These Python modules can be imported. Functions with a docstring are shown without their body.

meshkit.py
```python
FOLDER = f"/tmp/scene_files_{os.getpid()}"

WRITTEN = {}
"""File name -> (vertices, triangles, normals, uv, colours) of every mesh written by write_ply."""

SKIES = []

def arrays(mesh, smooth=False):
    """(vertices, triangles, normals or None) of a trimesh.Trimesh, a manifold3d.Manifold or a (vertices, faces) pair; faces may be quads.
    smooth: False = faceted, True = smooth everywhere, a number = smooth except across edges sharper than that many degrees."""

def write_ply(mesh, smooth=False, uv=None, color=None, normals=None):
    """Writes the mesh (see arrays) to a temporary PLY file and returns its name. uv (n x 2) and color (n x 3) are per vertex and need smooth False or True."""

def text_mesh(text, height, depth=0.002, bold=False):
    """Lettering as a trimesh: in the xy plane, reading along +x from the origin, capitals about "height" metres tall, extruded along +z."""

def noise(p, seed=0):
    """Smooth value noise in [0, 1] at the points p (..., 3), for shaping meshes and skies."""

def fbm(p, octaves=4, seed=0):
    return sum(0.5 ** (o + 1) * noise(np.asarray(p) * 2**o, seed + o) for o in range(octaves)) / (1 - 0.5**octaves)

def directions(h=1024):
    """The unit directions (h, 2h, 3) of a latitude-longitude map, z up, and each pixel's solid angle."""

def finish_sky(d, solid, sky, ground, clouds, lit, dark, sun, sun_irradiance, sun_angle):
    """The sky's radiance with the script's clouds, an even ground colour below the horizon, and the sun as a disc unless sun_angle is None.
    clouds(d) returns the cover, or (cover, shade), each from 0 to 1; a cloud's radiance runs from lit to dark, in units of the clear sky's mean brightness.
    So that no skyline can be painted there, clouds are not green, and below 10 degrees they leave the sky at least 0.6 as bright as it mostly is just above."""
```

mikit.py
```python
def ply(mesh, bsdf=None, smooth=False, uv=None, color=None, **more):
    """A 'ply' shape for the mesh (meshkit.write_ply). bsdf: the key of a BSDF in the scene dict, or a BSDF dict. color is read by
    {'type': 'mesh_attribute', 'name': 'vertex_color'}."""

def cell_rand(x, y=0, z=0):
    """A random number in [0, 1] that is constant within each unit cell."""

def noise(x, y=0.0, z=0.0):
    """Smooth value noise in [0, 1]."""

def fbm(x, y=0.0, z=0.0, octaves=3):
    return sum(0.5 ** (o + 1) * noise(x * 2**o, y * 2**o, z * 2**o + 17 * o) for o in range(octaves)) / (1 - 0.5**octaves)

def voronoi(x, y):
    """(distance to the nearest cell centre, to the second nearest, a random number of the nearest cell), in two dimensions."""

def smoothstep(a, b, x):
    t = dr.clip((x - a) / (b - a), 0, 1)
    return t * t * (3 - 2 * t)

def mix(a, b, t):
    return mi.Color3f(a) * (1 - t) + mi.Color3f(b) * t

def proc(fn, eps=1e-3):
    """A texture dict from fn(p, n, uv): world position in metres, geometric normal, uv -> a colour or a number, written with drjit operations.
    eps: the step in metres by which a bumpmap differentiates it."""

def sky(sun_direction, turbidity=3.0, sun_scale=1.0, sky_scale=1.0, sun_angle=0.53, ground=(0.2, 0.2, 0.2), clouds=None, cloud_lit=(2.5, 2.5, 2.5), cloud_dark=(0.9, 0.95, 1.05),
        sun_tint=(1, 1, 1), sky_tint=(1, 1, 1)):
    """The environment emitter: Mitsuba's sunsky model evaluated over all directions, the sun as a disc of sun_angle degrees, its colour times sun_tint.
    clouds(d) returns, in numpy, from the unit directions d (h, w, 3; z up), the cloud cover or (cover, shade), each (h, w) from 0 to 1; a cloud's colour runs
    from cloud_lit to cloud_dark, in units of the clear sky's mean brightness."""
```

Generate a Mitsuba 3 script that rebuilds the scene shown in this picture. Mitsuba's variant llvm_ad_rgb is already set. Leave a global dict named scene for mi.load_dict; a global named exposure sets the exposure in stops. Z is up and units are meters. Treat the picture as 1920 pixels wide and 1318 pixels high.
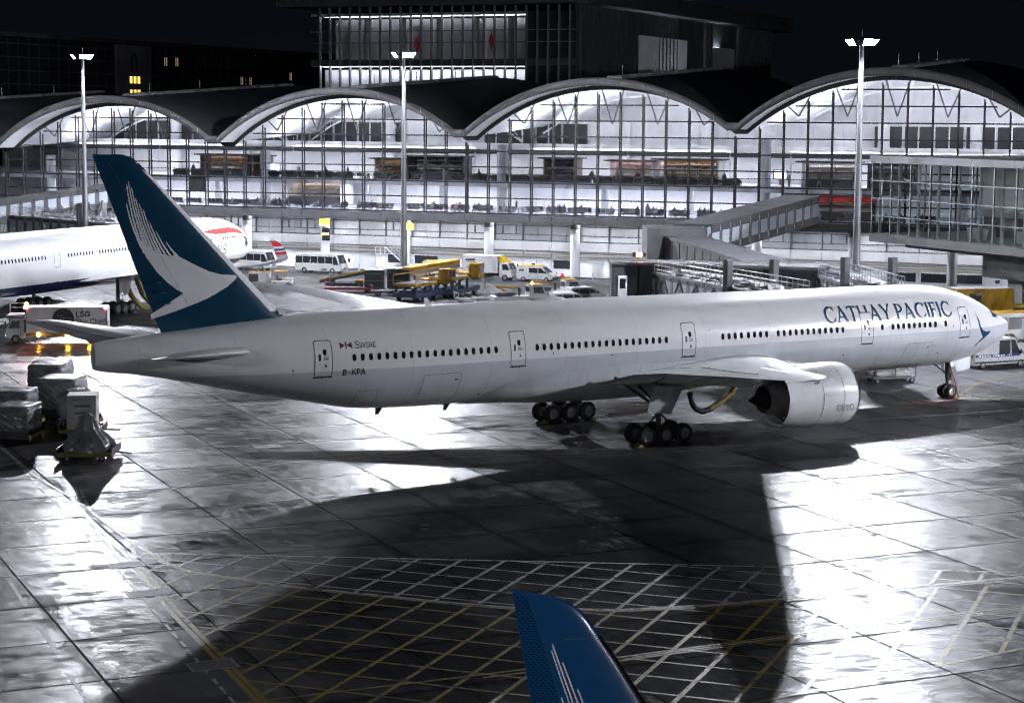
import math, random
import numpy as np
import trimesh, shapely
import shapely.geometry as sg
import manifold3d as m3
import drjit as dr
import mitsuba as mi
import mikit, meshkit
from mikit import noise, fbm, voronoi, cell_rand, smoothstep, mix, proc

# World: metres, z up, ground z = 0.  X runs along the main airliner towards its nose (0 at the main gear), Y to its port side.
T = mi.ScalarTransform4f
scene, labels = {}, {}
rng = np.random.default_rng(7)
random.seed(7)
pi = math.pi

# ------------------------------------------------------------------ camera
CAM = np.array([-74.626, -105.546, 20.96])
YAW, PITCH, ROLL = 0.5646, -0.1152, 0.0065
_fw = np.array([math.sin(YAW) * math.cos(PITCH), math.cos(YAW) * math.cos(PITCH), math.sin(PITCH)])
_r0 = np.array([math.cos(YAW), -math.sin(YAW), 0])
_u0 = np.cross(_r0, _fw)
_up = -_r0 * math.sin(ROLL) + _u0 * math.cos(ROLL)
scene['camera'] = {'type': 'perspective', 'fov': 29.497, 'fov_axis': 'x', 'near_clip': 0.5, 'far_clip': 4000.0,
                   'principal_point_offset_y': 0.0144,
                   'to_world': T().look_at(origin=CAM.tolist(), target=(CAM + _fw * 100).tolist(), up=_up.tolist())}
exposure = 1.2

# ------------------------------------------------------------------ sky: night, a faint glow of the city
scene['sky'] = {**mikit.sky([-0.4, -0.8, 0.6], turbidity=3, sun_scale=0.0, sky_scale=0.016, sky_tint=(0.50, 0.50, 0.72), ground=(0.02, 0.02, 0.02)), 'sampling_weight': 0.25}
labels['sky'] = {'kind': 'structure', 'label': 'black night sky with a faint blue glow'}

# lamp strengths (radiance)
L_MAST = 2900.0
L_HALL = 6.6
L_SOFFIT = 13.0

# ------------------------------------------------------------------ helpers
def nz(v):
    v = np.asarray(v, float)
    return v / np.linalg.norm(v)

class MB:
    """Collects simple solids into one mesh."""
    def __init__(s): s.v, s.f, s.n = [], [], 0
    def add(s, v, f):
        v, f = np.asarray(v, float).reshape(-1, 3), np.asarray(f, int)
        if f.shape[1] == 4: f = np.vstack([f[:, [0, 1, 2]], f[:, [0, 2, 3]]])
        s.v.append(v); s.f.append(f + s.n); s.n += len(v)
        return s
    def mesh(s, m, M=None):
        if hasattr(m, 'to_mesh'):
            q = m.to_mesh(); v, f = q.vert_properties[:, :3], q.tri_verts
        else: v, f = (m if isinstance(m, tuple) else (m.vertices, m.faces))
        v = np.asarray(v, float)
        if M is not None: v = v @ M[:3, :3].T + M[:3, 3]
        return s.add(v, f)
    def hexa(s, p):  # 8 corners: bottom 4 ccw, top 4 ccw
        return s.add(p, [[0, 3, 2, 1], [4, 5, 6, 7], [0, 1, 5, 4], [1, 2, 6, 5], [2, 3, 7, 6], [3, 0, 4, 7]])
    def box(s, x0, x1, y0, y1, z0, z1):
        return s.hexa([[x0, y0, z0], [x1, y0, z0], [x1, y1, z0], [x0, y1, z0], [x0, y0, z1], [x1, y0, z1], [x1, y1, z1], [x0, y1, z1]])
    def bar(s, p, q, w, h=None, up=(0, 0, 1)):
        p, q = np.asarray(p, float), np.asarray(q, float)
        h = w if h is None else h
        d = nz(q - p)
        a = np.cross(d, up)
        if np.linalg.norm(a) < 1e-6: a = np.cross(d, (1, 0, 0))
        a = nz(a); b = np.cross(a, d)
        a, b = a * w / 2, b * h / 2
        return s.hexa([p - a - b, p + a - b, q + a - b, q - a - b, p - a + b, p + a + b, q + a + b, q - a + b])
    def cyl(s, p, q, r, n=10, r2=None, cap=True):
        p, q = np.asarray(p, float), np.asarray(q, float)
        r2 = r if r2 is None else r2
        d = nz(q - p); a = np.cross(d, (0, 0, 1))
        if np.linalg.norm(a) < 1e-6: a = np.array([1.0, 0, 0])
        a = nz(a); b = np.cross(d, a)
        t = np.arange(n) * 2 * pi / n
        ring = np.cos(t)[:, None] * a + np.sin(t)[:, None] * b
        v = np.vstack([p + ring * r, q + ring * r2, [p], [q]])
        i = np.arange(n); j = (i + 1) % n
        f = [np.stack([i, j, j + n], 1), np.stack([i, j + n, i + n], 1)]
        if cap: f += [np.stack([j, i, i * 0 + 2 * n], 1), np.stack([i + n, j + n, i * 0 + 2 * n + 1], 1)]
        return s.add(v, np.vstack(f))
    def tube(s, pts, r, n=6):
        pts = [np.asarray(p, float) for p in pts]
        for a, b in zip(pts[:-1], pts[1:]): s.cyl(a, b, r, n)
        return s
    def lathe(s, prof, p=(0, 0, 0), axis=(0, 0, 1), n=24):
        """prof: (distance along axis, radius)"""
        d = nz(axis); a = np.cross(d, (0, 0, 1))
        if np.linalg.norm(a) < 1e-6: a = np.array([1.0, 0, 0])
        a = nz(a); b = np.cross(d, a); t = np.arange(n) * 2 * pi / n
        ring = np.cos(t)[:, None] * a + np.sin(t)[:, None] * b
        V = np.array([np.asarray(p) + d * h + ring * max(r, 1e-4) for h, r in prof])
        return s.grid(V, closed=True)
    def grid(s, V, closed=False, capends=False):
        V = np.asarray(V, float); m, n = V.shape[:2]
        i, j = np.meshgrid(np.arange(m - 1), np.arange(n if closed else n - 1), indexing='ij')
        j2 = (j + 1) % n
        q = np.stack([i * n + j, i * n + j2, (i + 1) * n + j2, (i + 1) * n + j], -1).reshape(-1, 4)
        s.add(V.reshape(-1, 3), q)
        if capends:
            for k, fl in ((0, 1), (m - 1, 0)):
                c = V[k].mean(0); v = np.vstack([V[k], [c]]); a = np.arange(n); b = (a + 1) % n
                f = np.stack([b, a, a * 0 + n], 1) if fl else np.stack([a, b, a * 0 + n], 1)
                s.add(v, f)
        return s
    def prism(s, poly, o, ex, ey, d, ez=None):
        """Polygon (points or shapely) in the plane o + x ex + y ey, thickened by d along ez."""
        g = poly if hasattr(poly, 'geom_type') else sg.Polygon(poly).buffer(0)
        ex, ey = np.asarray(ex, float), np.asarray(ey, float)
        ez = nz(np.cross(ex, ey)) if ez is None else np.asarray(ez, float)
        for q in getattr(g, 'geoms', [g]):
            if q.is_empty or q.area < 1e-9: continue
            m = trimesh.creation.extrude_polygon(q, 1.0, engine='earcut')
            v = np.array(m.vertices)
            s.add(np.asarray(o, float) + v[:, :1] * ex + v[:, 1:2] * ey + v[:, 2:] * ez * d, m.faces)
        return s
    def get(s): return np.vstack(s.v), np.vstack(s.f)

def num(key):
    if key not in scene and key not in labels: return key
    k = 1
    while f'{key}_{k:03d}' in scene or f'{key}_{k:03d}' in labels: k += 1
    return f'{key}_{k:03d}'

_plies = {}
def shape(mesh, mat, smooth=False, M=None, emit=None, weight=0.05, **more):
    if isinstance(mesh, MB): mesh = mesh.get()
    if isinstance(mesh, dict): d = dict(mesh)
    else: d = mikit.ply(mesh, mat, smooth=smooth)
    if mat is not None: d['bsdf'] = {'type': 'ref', 'id': mat}
    if M is not None: d['to_world'] = T(np.asarray(M))
    if emit is not None: d['emitter'] = {'type': 'area', 'radiance': {'type': 'rgb', 'value': list(emit)}, 'sampling_weight': weight}
    d.update(more)
    return d

def put(key, mesh, mat, smooth=False, M=None, label=None, cat=None, group=None, kind=None, emit=None, weight=0.05):
    """One entry of the scene; a key that is taken gets the next number."""
    key = num(key)
    scene[key] = shape(mesh, mat, smooth, M, emit, weight)
    d = {}
    if label: d['label'] = label
    if cat: d['category'] = cat
    if group: d['group'] = group
    if kind: d['kind'] = kind
    if d: labels[key] = d
    return key

def thing(name, label, cat, group=None):
    key = num(name)
    labels[key] = {'label': label, 'category': cat}
    if group: labels[key]['group'] = group
    return key

class Kit:
    """A thing's parts in its own coordinates, built once and stamped as often as needed."""
    def __init__(s): s.parts = {}
    def add(s, name, mesh, mat, smooth=False, M=None, emit=None, weight=0.05, label=None, kind=None):
        k, i = name, 0
        while k in s.parts:
            i += 1; k = f'{name}_{i:03d}'
        s.parts[k] = (shape(mesh, mat, smooth, None, emit, weight), None if M is None else np.asarray(M, float), label, kind)
        return k
    def stamp(s, name, label, cat, M, group=None, swap=None):
        key = thing(name, label, cat, group)
        for k, (d, m, lab, kind) in s.parts.items():
            W = np.asarray(M, float) @ m if m is not None else np.asarray(M, float)
            d = {**d, 'to_world': T(W)}
            if swap and d['bsdf']['id'] in swap: d['bsdf'] = {'type': 'ref', 'id': swap[d['bsdf']['id']]}
            scene[f'{key}__{k}'] = d
            if lab or kind:
                labels[f'{key}__{k}'] = {**({'label': lab} if lab else {}), **({'kind': kind} if kind else {})}
        return key

def at(x=0, y=0, z=0, rz=0, s=1.0, rx=0, ry=0):
    c, n = math.cos(rz), math.sin(rz)
    R = np.array([[c, -n, 0], [n, c, 0], [0, 0, 1.0]])
    if rx: R = R @ np.array([[1, 0, 0], [0, math.cos(rx), -math.sin(rx)], [0, math.sin(rx), math.cos(rx)]])
    if ry: R = R @ np.array([[math.cos(ry), 0, math.sin(ry)], [0, 1, 0], [-math.sin(ry), 0, math.cos(ry)]])
    M = np.eye(4); M[:3, :3] = R * np.asarray(s, float); M[:3, 3] = (x, y, z)
    return M

def frame(o, ex, ey, ez):
    M = np.eye(4); M[:3, 0], M[:3, 1], M[:3, 2], M[:3, 3] = ex, ey, ez, o
    return M

def rbox(x0, x1, y0, y1, z0, z1, r=0.05, n=8):
    """Box with rounded edges."""
    s = m3.Manifold.sphere(r, n)
    pts = [s.translate((x, y, z)) for x in (x0 + r, x1 - r) for y in (y0 + r, y1 - r) for z in (z0 + r, z1 - r)]
    return m3.Manifold.batch_hull(pts)

def text_poly(text, h, bold=False):
    m = meshkit.text_mesh(text, h, 0.01, bold)
    return m

def lump(sx, sy, sz, seed, amp=.12, top=.1, n=3, power=5.0):
    s = trimesh.creation.icosphere(4); v = s.vertices
    e = power; r = (np.abs(v) ** e).sum(1) ** (-1 / e)
    p = v * r[:, None]
    f = meshkit.fbm(p * 1.6 + seed * 7.3, 4, seed) - .5; g = meshkit.fbm(p * 5 + seed, 3, seed + 5) - .5
    p = p * (1 + amp * f + amp * .5 * g)[:, None]
    p[:, 2] = np.maximum(p[:, 2], -1)
    p[:, 2] += top * (meshkit.noise(np.c_[p[:, :2] * 2, np.full(len(p), seed)], seed) - .5) * (p[:, 2] > .2)
    return p * [sx / 2, sy / 2, sz / 2] + [0, 0, sz / 2], s.faces

# facade frame of the terminal: u along the glass front (to the right), v into the building
F0 = np.array([56.179, 112.362, 0.0]); PSI = -0.9444
FD = np.array([math.cos(PSI), math.sin(PSI), 0]); FN = np.array([-math.sin(PSI), math.cos(PSI), 0])
def FW(u, v, z): return F0 + FD * u + FN * v + np.array([0, 0, z])
MF = frame(F0, FD, FN, (0, 0, 1.0))          # terminal coordinates (u, v, z) -> world
# ------------------------------------------------------------------ materials
def mat(name, **d): scene[name] = d
def prin(name, col, rough=0.5, metal=0.0, spec=0.5, **k):
    mat(name, type='twosided', bsdf={'type': 'principled', 'base_color': col if isinstance(col, dict) else {'type': 'rgb', 'value': list(col)},
        'roughness': rough, 'metallic': metal, 'specular': spec, **k})

def grime(base, amp=0.25, sc=0.6):
    base = [float(b) for b in base]
    def fn(p, n, uv):
        f = fbm(p.x * sc, p.y * sc, p.z * sc * 0.35, 3)
        g = fbm(p.x * 5 * sc, p.y * 5 * sc, p.z * 1.2 * sc, 2)
        k = 1 - amp * smoothstep(0.35, 0.8, f) - amp * 0.5 * smoothstep(0.5, 0.8, g)
        return mi.Color3f(base[0], base[1], base[2]) * k
    return proc(fn)

# aircraft paint: white above, light grey below the cheat line, faint skin joints and streaks
def skin(p, n, uv):
    low = smoothstep(5.62, 5.58, p.z - 0.0045 * (20 - p.x))
    belly = smoothstep(3.72, 3.68, p.z - 0.006 * (20 - p.x))
    c = mix((0.88, 0.885, 0.89), (0.60, 0.62, 0.66), low)
    c = mix(c, (0.66, 0.66, 0.65), belly)
    fx = dr.abs(p.x / 5.6 - dr.round(p.x / 5.6)) * 5.6
    c = c * (1 - 0.22 * smoothstep(0.022, 0.008, fx))
    st = fbm(p.x * 1.7, 0.0, p.z * 0.12, 3)
    dirt = smoothstep(0.45, 0.9, st) * smoothstep(6.4, 3.2, p.z)
    c = c * (1 - 0.20 * dirt)
    return c * (0.965 + 0.05 * fbm(p.x * 0.5, p.y * 0.5, p.z * 0.5, 2))
prin('paint_white', proc(skin), 0.24, 0, 0.5, clearcoat=0.6, clearcoat_gloss=0.93)
prin('paint_plain', grime((0.87, 0.875, 0.88), 0.12, 0.4), 0.22, 0, 0.5, clearcoat=0.7, clearcoat_gloss=0.95)
def wingpaint(p, n, uv):
    a = dr.abs(p.y / 2.4 - dr.round(p.y / 2.4)) * 2.4
    k = 1 - 0.25 * smoothstep(0.03, 0.012, a)
    return mi.Color3f(0.46, 0.47, 0.48) * k * (0.85 + 0.25 * fbm(p.x * 1.2, p.y * 0.4, p.z, 3))
prin('paint_wing', proc(wingpaint), 0.25, 0.0, 0.5, clearcoat=0.5)
prin('paint_grey', grime((0.36, 0.37, 0.38), 0.3, 1.0), 0.4)
def tealfn(p, n, uv):
    return mi.Color3f(0.0012, 0.046, 0.092) * (0.85 + 0.3 * fbm(p.x * 0.7, p.y, p.z * 0.7, 2))
prin('paint_teal', proc(tealfn), 0.22, 0, 0.5, clearcoat=1.0, clearcoat_gloss=0.97)
prin('paint_blue', (0.004, 0.075, 0.21), 0.18, 0, 0.5, clearcoat=1.0, clearcoat_gloss=0.97)
def dotted(p, n, uv):
    a, b = p.x * 19.0 + p.z * 9.5, p.z * 19.0 - p.x * 9.5
    d = dr.sqrt(dr.square(a - dr.round(a)) + dr.square(b - dr.round(b)))
    return mix((0.0015, 0.02, 0.06), (0.004, 0.065, 0.18), smoothstep(0.25, 0.34, d))
prin('paint_blue_dotted', proc(dotted), 0.22, 0, 0.5, clearcoat=0.8, clearcoat_gloss=0.95)
prin('mark_white', (0.85, 0.85, 0.86), 0.3)
prin('mark_teal', (0.003, 0.06, 0.12), 0.3)
prin('mark_black', (0.012, 0.012, 0.014), 0.4)
prin('mark_red', (0.22, 0.012, 0.015), 0.4)
prin('mark_bright_red', (0.62, 0.03, 0.03), 0.35)
prin('mark_navy', (0.012, 0.02, 0.11), 0.3)
prin('chrome', (0.75, 0.76, 0.78), 0.12, 1.0)
prin('steel', grime((0.22, 0.225, 0.24), 0.3, 0.8), 0.45, 0.5)
prin('steel_dark', grime((0.07, 0.072, 0.08), 0.3, 1.0), 0.5, 0.3)
prin('exhaust', grime((0.42, 0.41, 0.39), 0.35, 2.0), 0.35, 0.7)
prin('nozzle', grime((0.05, 0.05, 0.052), 0.5, 2.0), 0.4, 0.7)
prin('rubber', grime((0.014, 0.014, 0.015), 0.3, 3.0), 0.75)
prin('glass_dark', (0.012, 0.014, 0.018), 0.06, 0, 0.7)
prin('frame_dark', (0.020, 0.021, 0.025), 0.45)
prin('line_dark', (0.09, 0.095, 0.11), 0.5)
prin('orange', (0.30, 0.055, 0.015), 0.6)
prin('yellow', grime((0.30, 0.165, 0.010), 0.5, 1.2), 0.5)
prin('yellow_bright', grime((0.55, 0.36, 0.02), 0.3, 1.0), 0.4)
prin('hose_yellow', (0.16, 0.12, 0.02), 0.6)
prin('vehicle_white', grime((0.42, 0.425, 0.43), 0.2, 0.8), 0.3, 0, 0.5, clearcoat=0.5)
prin('vehicle_grey', grime((0.30, 0.31, 0.32), 0.2, 1.0), 0.4)
prin('vehicle_dark', grime((0.035, 0.036, 0.04), 0.3, 1.0), 0.5)
prin('vehicle_blue', grime((0.035, 0.05, 0.10), 0.3, 1.0), 0.5)
# terminal
prin('panel_white', grime((0.72, 0.73, 0.75), 0.12, 0.3), 0.45)
prin('panel_grey', grime((0.12, 0.123, 0.13), 0.2, 0.5), 0.45, 0.2)
prin('panel_dark', grime((0.055, 0.057, 0.065), 0.2, 0.6), 0.5)
prin('inner_white', grime((0.74, 0.745, 0.77), 0.15, 0.25), 0.6)
prin('inner_grey', (0.32, 0.33, 0.36), 0.6)
prin('inner_dark', (0.035, 0.036, 0.042), 0.5)
prin('wood', grime((0.17, 0.125, 0.09), 0.3, 1.0), 0.5)
def stone(p, n, uv):
    f = fbm(p.x * 0.7 + p.y * 0.7, 0.0, p.z * 6.0, 3)
    return mix((0.20, 0.19, 0.185), (0.50, 0.49, 0.48), smoothstep(0.3, 0.72, f))
prin('stone', proc(stone), 0.5)
def carpet(p, n, uv):
    return mix((0.08, 0.09, 0.13), (0.20, 0.21, 0.26), smoothstep(0.35, 0.65, fbm(p.x * 0.6, p.y * 0.6, 0.0, 3)))
prin('carpet', proc(carpet), 0.35)
def roofskin(p, n, uv):
    u = p.x * float(FD[0]) + p.y * float(FD[1])
    a = dr.abs(u / 0.9 - dr.round(u / 0.9)) * 0.9
    k = 1 - 0.3 * smoothstep(0.05, 0.02, a)
    return mi.Color3f(0.034, 0.036, 0.042) * k * (0.7 + 0.6 * fbm(p.x * 0.15, p.y * 0.15, p.z * 0.1, 3))
prin('roof_dark', proc(roofskin), 0.4, 0.1)
prin('trim', grime((0.085, 0.085, 0.088), 0.2, 0.5), 0.45)
mat('pane', type='thindielectric', int_ior=1.5)
mat('pane_grey', type='thindielectric', int_ior=1.5, specular_transmittance={'type': 'rgb', 'value': [0.42, 0.45, 0.45]})
mat('pane_tint', type='twosided', bsdf={'type': 'principled', 'base_color': {'type': 'rgb', 'value': [0.02, 0.024, 0.03]}, 'roughness': 0.05, 'specular': 0.8})
mat('lamp', type='diffuse', reflectance={'type': 'rgb', 'value': [0.4, 0.4, 0.4]})
prin('concrete_wall', grime((0.25, 0.25, 0.26), 0.3, 0.3), 0.7)
prin('skin_tone', (0.42, 0.26, 0.18), 0.6)
prin('cloth_dark', (0.025, 0.027, 0.035), 0.8)
prin('cloth_grey', (0.16, 0.17, 0.20), 0.8)
prin('cloth_red', (0.35, 0.03, 0.035), 0.8)
def net(p, n, uv):
    q = fbm(p.x * 3.0, p.y * 3.0, p.z * 3.0, 3)
    a, b = p.x * 2.6 + p.z * 2.6 + q, p.y * 2.6 - p.z * 2.6 + q
    e = dr.minimum(dr.abs(a - dr.round(a)), dr.abs(b - dr.round(b)))
    return mix((0.05, 0.05, 0.055), mi.Color3f(0.26, 0.26, 0.27) * (0.4 + 1.2 * q), smoothstep(0.04, 0.09, e))
prin('netted_load', proc(net), 0.30, 0, 0.6)
prin('wrap', grime((0.30, 0.305, 0.32), 0.4, 2.0), 0.18, 0, 0.7)
prin('carton', grime((0.5, 0.49, 0.46), 0.2, 2.0), 0.6)
prin('leaf', (0.014, 0.020, 0.013), 0.6)
# wet concrete of the apron
def wet(p):
    return fbm(p.x * 0.16, p.y * 0.16, 0.0, 4)
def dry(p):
    """Painted darkening: broad patch beside the starboard wing with the mast sheen removed."""
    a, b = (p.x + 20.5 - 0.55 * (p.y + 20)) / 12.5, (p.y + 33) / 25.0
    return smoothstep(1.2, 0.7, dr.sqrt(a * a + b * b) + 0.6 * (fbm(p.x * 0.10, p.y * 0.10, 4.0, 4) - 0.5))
def slab_uv(p):
    ca, sa = math.cos(math.radians(-7.8)), math.sin(math.radians(-7.8))
    x, y = p.x + 5.883, p.y + 25.827
    return (x * ca + y * sa) / 5.96, (-x * sa + y * ca) / 5.96
def concrete(p, n, uv):
    w = wet(p); f = fbm(p.x * 1.3, p.y * 1.3, 0.0, 4)
    ca, sa = math.cos(math.radians(-8.4)), math.sin(math.radians(-8.4))
    gx = p.x * ca + p.y * sa
    gy = -p.x * sa + p.y * ca
    groove = fbm(gx * 5.5, gy * 0.5, 3.0, 2)
    c = mix((0.11, 0.112, 0.12), (0.060, 0.062, 0.068), smoothstep(0.40, 0.60, w))
    a, b = slab_uv(p)
    t = cell_rand(a, b, 2.0)
    ea, eb = dr.abs(a - dr.round(a)), dr.abs(b - dr.round(b))
    edge = smoothstep(0.10, 0.0, dr.minimum(ea, eb) + 0.06 * (f - 0.5))
    return c * (0.62 + 0.5 * f + 0.32 * groove) * (0.34 + 0.18 * t) * (1 - 0.35 * edge)
def wet_rough(p, n, uv):
    w = wet(p)
    ca, sa = math.cos(math.radians(-8.4)), math.sin(math.radians(-8.4))
    gx = p.x * ca + p.y * sa
    gy = -p.x * sa + p.y * ca
    pud = smoothstep(0.60, 0.70, w + 0.10 * (fbm(gx * 2.2, gy * 0.7, 5.0, 3) - 0.5))
    g = noise(gx * 6.5, gy * 0.45, 9.0)
    a, b = slab_uv(p)
    ea, eb = dr.abs(a - dr.round(a)), dr.abs(b - dr.round(b))
    edge = smoothstep(0.14, 0.0, dr.minimum(ea, eb))
    r = 0.34 + 0.16 * (fbm(p.x * 0.9, p.y * 0.9, 7.0, 3) - 0.5) + 0.12 * (g - 0.5) + 0.09 * (cell_rand(a, b, 5.0) - 0.5) + 0.10 * edge + 0.16 * smoothstep(0.56, 0.66, fbm(gx * 0.9, gy * 2.6, 11.0, 4))
    r = r * (1 - 0.45 * pud) + 0.45 * 0.22 * pud
    return dr.clip(r, 0.1, 0.8)
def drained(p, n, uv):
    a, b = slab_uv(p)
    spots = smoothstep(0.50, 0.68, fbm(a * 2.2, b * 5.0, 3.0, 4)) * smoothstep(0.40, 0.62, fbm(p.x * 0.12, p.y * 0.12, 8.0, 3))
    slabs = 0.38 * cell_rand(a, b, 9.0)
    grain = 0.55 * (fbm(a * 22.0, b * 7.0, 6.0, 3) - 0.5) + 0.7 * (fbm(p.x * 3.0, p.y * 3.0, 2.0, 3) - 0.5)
    return dr.clip(0.93 * dry(p) + 0.42 * spots + slabs + grain, 0.0, 0.97)  # first term darkens lit ground in the material; the rest is patchy drying
def ripple(p, n, uv):
    a, b = slab_uv(p)
    return 0.0007 * fbm(p.x * 0.8, p.y * 0.8, 1.0, 2) + 0.0009 * fbm(a * 34.0, b * 4.0, 2.0, 2)
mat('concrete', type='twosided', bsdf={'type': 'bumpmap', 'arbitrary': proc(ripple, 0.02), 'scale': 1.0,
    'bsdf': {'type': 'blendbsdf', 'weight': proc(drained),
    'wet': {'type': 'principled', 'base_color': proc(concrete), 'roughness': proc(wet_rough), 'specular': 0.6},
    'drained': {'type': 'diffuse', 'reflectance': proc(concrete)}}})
prin('joint', (0.012, 0.012, 0.014), 0.8, 0, 0.2)
def worn(col):
    def fn(p, n, uv):
        f = fbm(p.x * 2.2, p.y * 2.2, 0.0, 4)
        return mix(col, (0.04, 0.04, 0.04), smoothstep(0.58, 0.74, f))
    return proc(fn)
prin('line_white', worn((0.19, 0.195, 0.205)), 0.42, 0, 0.4)
prin('line_yellow', worn((0.14, 0.10, 0.008)), 0.42, 0, 0.4)
prin('line_red', (0.30, 0.02, 0.02), 0.4)
# ------------------------------------------------------------------ apron: a dark sheet, concrete slabs laid on it with open joints, painted lines
def project(P):
    d = np.asarray(P, float) - CAM
    rr = _r0 * math.cos(ROLL) + _u0 * math.sin(ROLL)
    z = d @ _fw
    return np.stack([(d @ rr) / z, (d @ _up) / z, z], -1)

m = MB(); m.add([[-1500, -1500, -.02], [1500, -1500, -.02], [1500, 1500, -.02], [-1500, 1500, -.02]], [[0, 1, 2, 3]])
put('apron', m, 'joint', kind='structure', label='wide wet concrete apron of square slabs with dark open joints')
SL, STH, SO = 5.96, math.radians(-7.8), np.array([-5.883, -25.827])
SX, SY = np.array([math.cos(STH), math.sin(STH)]), np.array([-math.sin(STH), math.cos(STH)])
slab = MB(); h = SL / 2 - 0.035
slab.hexa([[-h, -h, -.06], [h, -h, -.06], [h, h, -.06], [-h, h, -.06], [-h + .015, -h + .015, 0], [h - .015, -h + .015, 0], [h - .015, h - .015, 0], [-h + .015, h - .015, 0]])
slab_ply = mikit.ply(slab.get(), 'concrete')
cells = []
for i in range(-60, 90):
    for j in range(-60, 90):
        c = SO + SX * SL * (i + .5) + SY * SL * (j + .5)
        if (c[0] * FN[0] + c[1] * FN[1]) - F0 @ FN > 6: continue
        q = project([c[0], c[1], 0])
        vis = q[2] > 8 and abs(q[0]) < .285 and -.195 < q[1] < .13
        cells.append((0 if vis else 1, np.hypot(c[0] - CAM[0], c[1] - CAM[1]), c))
cells.sort(key=lambda t: (t[0], t[1]))
near = [c for c in cells if c[0] == 0][:300]
rest = [c for c in cells if c[0] == 0][300:] + [c for c in cells if c[0] == 1 and c[1] < 420]
for _, _, c in near:
    k = num('apron__slab')
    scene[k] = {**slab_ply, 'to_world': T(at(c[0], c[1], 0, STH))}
V, Fc = slab.get(); far = MB(); R = at(0, 0, 0, STH)[:3, :3]; VR = V @ R.T
for _, _, c in rest: far.add(VR + [c[0], c[1], 0], Fc)
put('apron__slab_field', far, 'concrete', kind='stuff')

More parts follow.
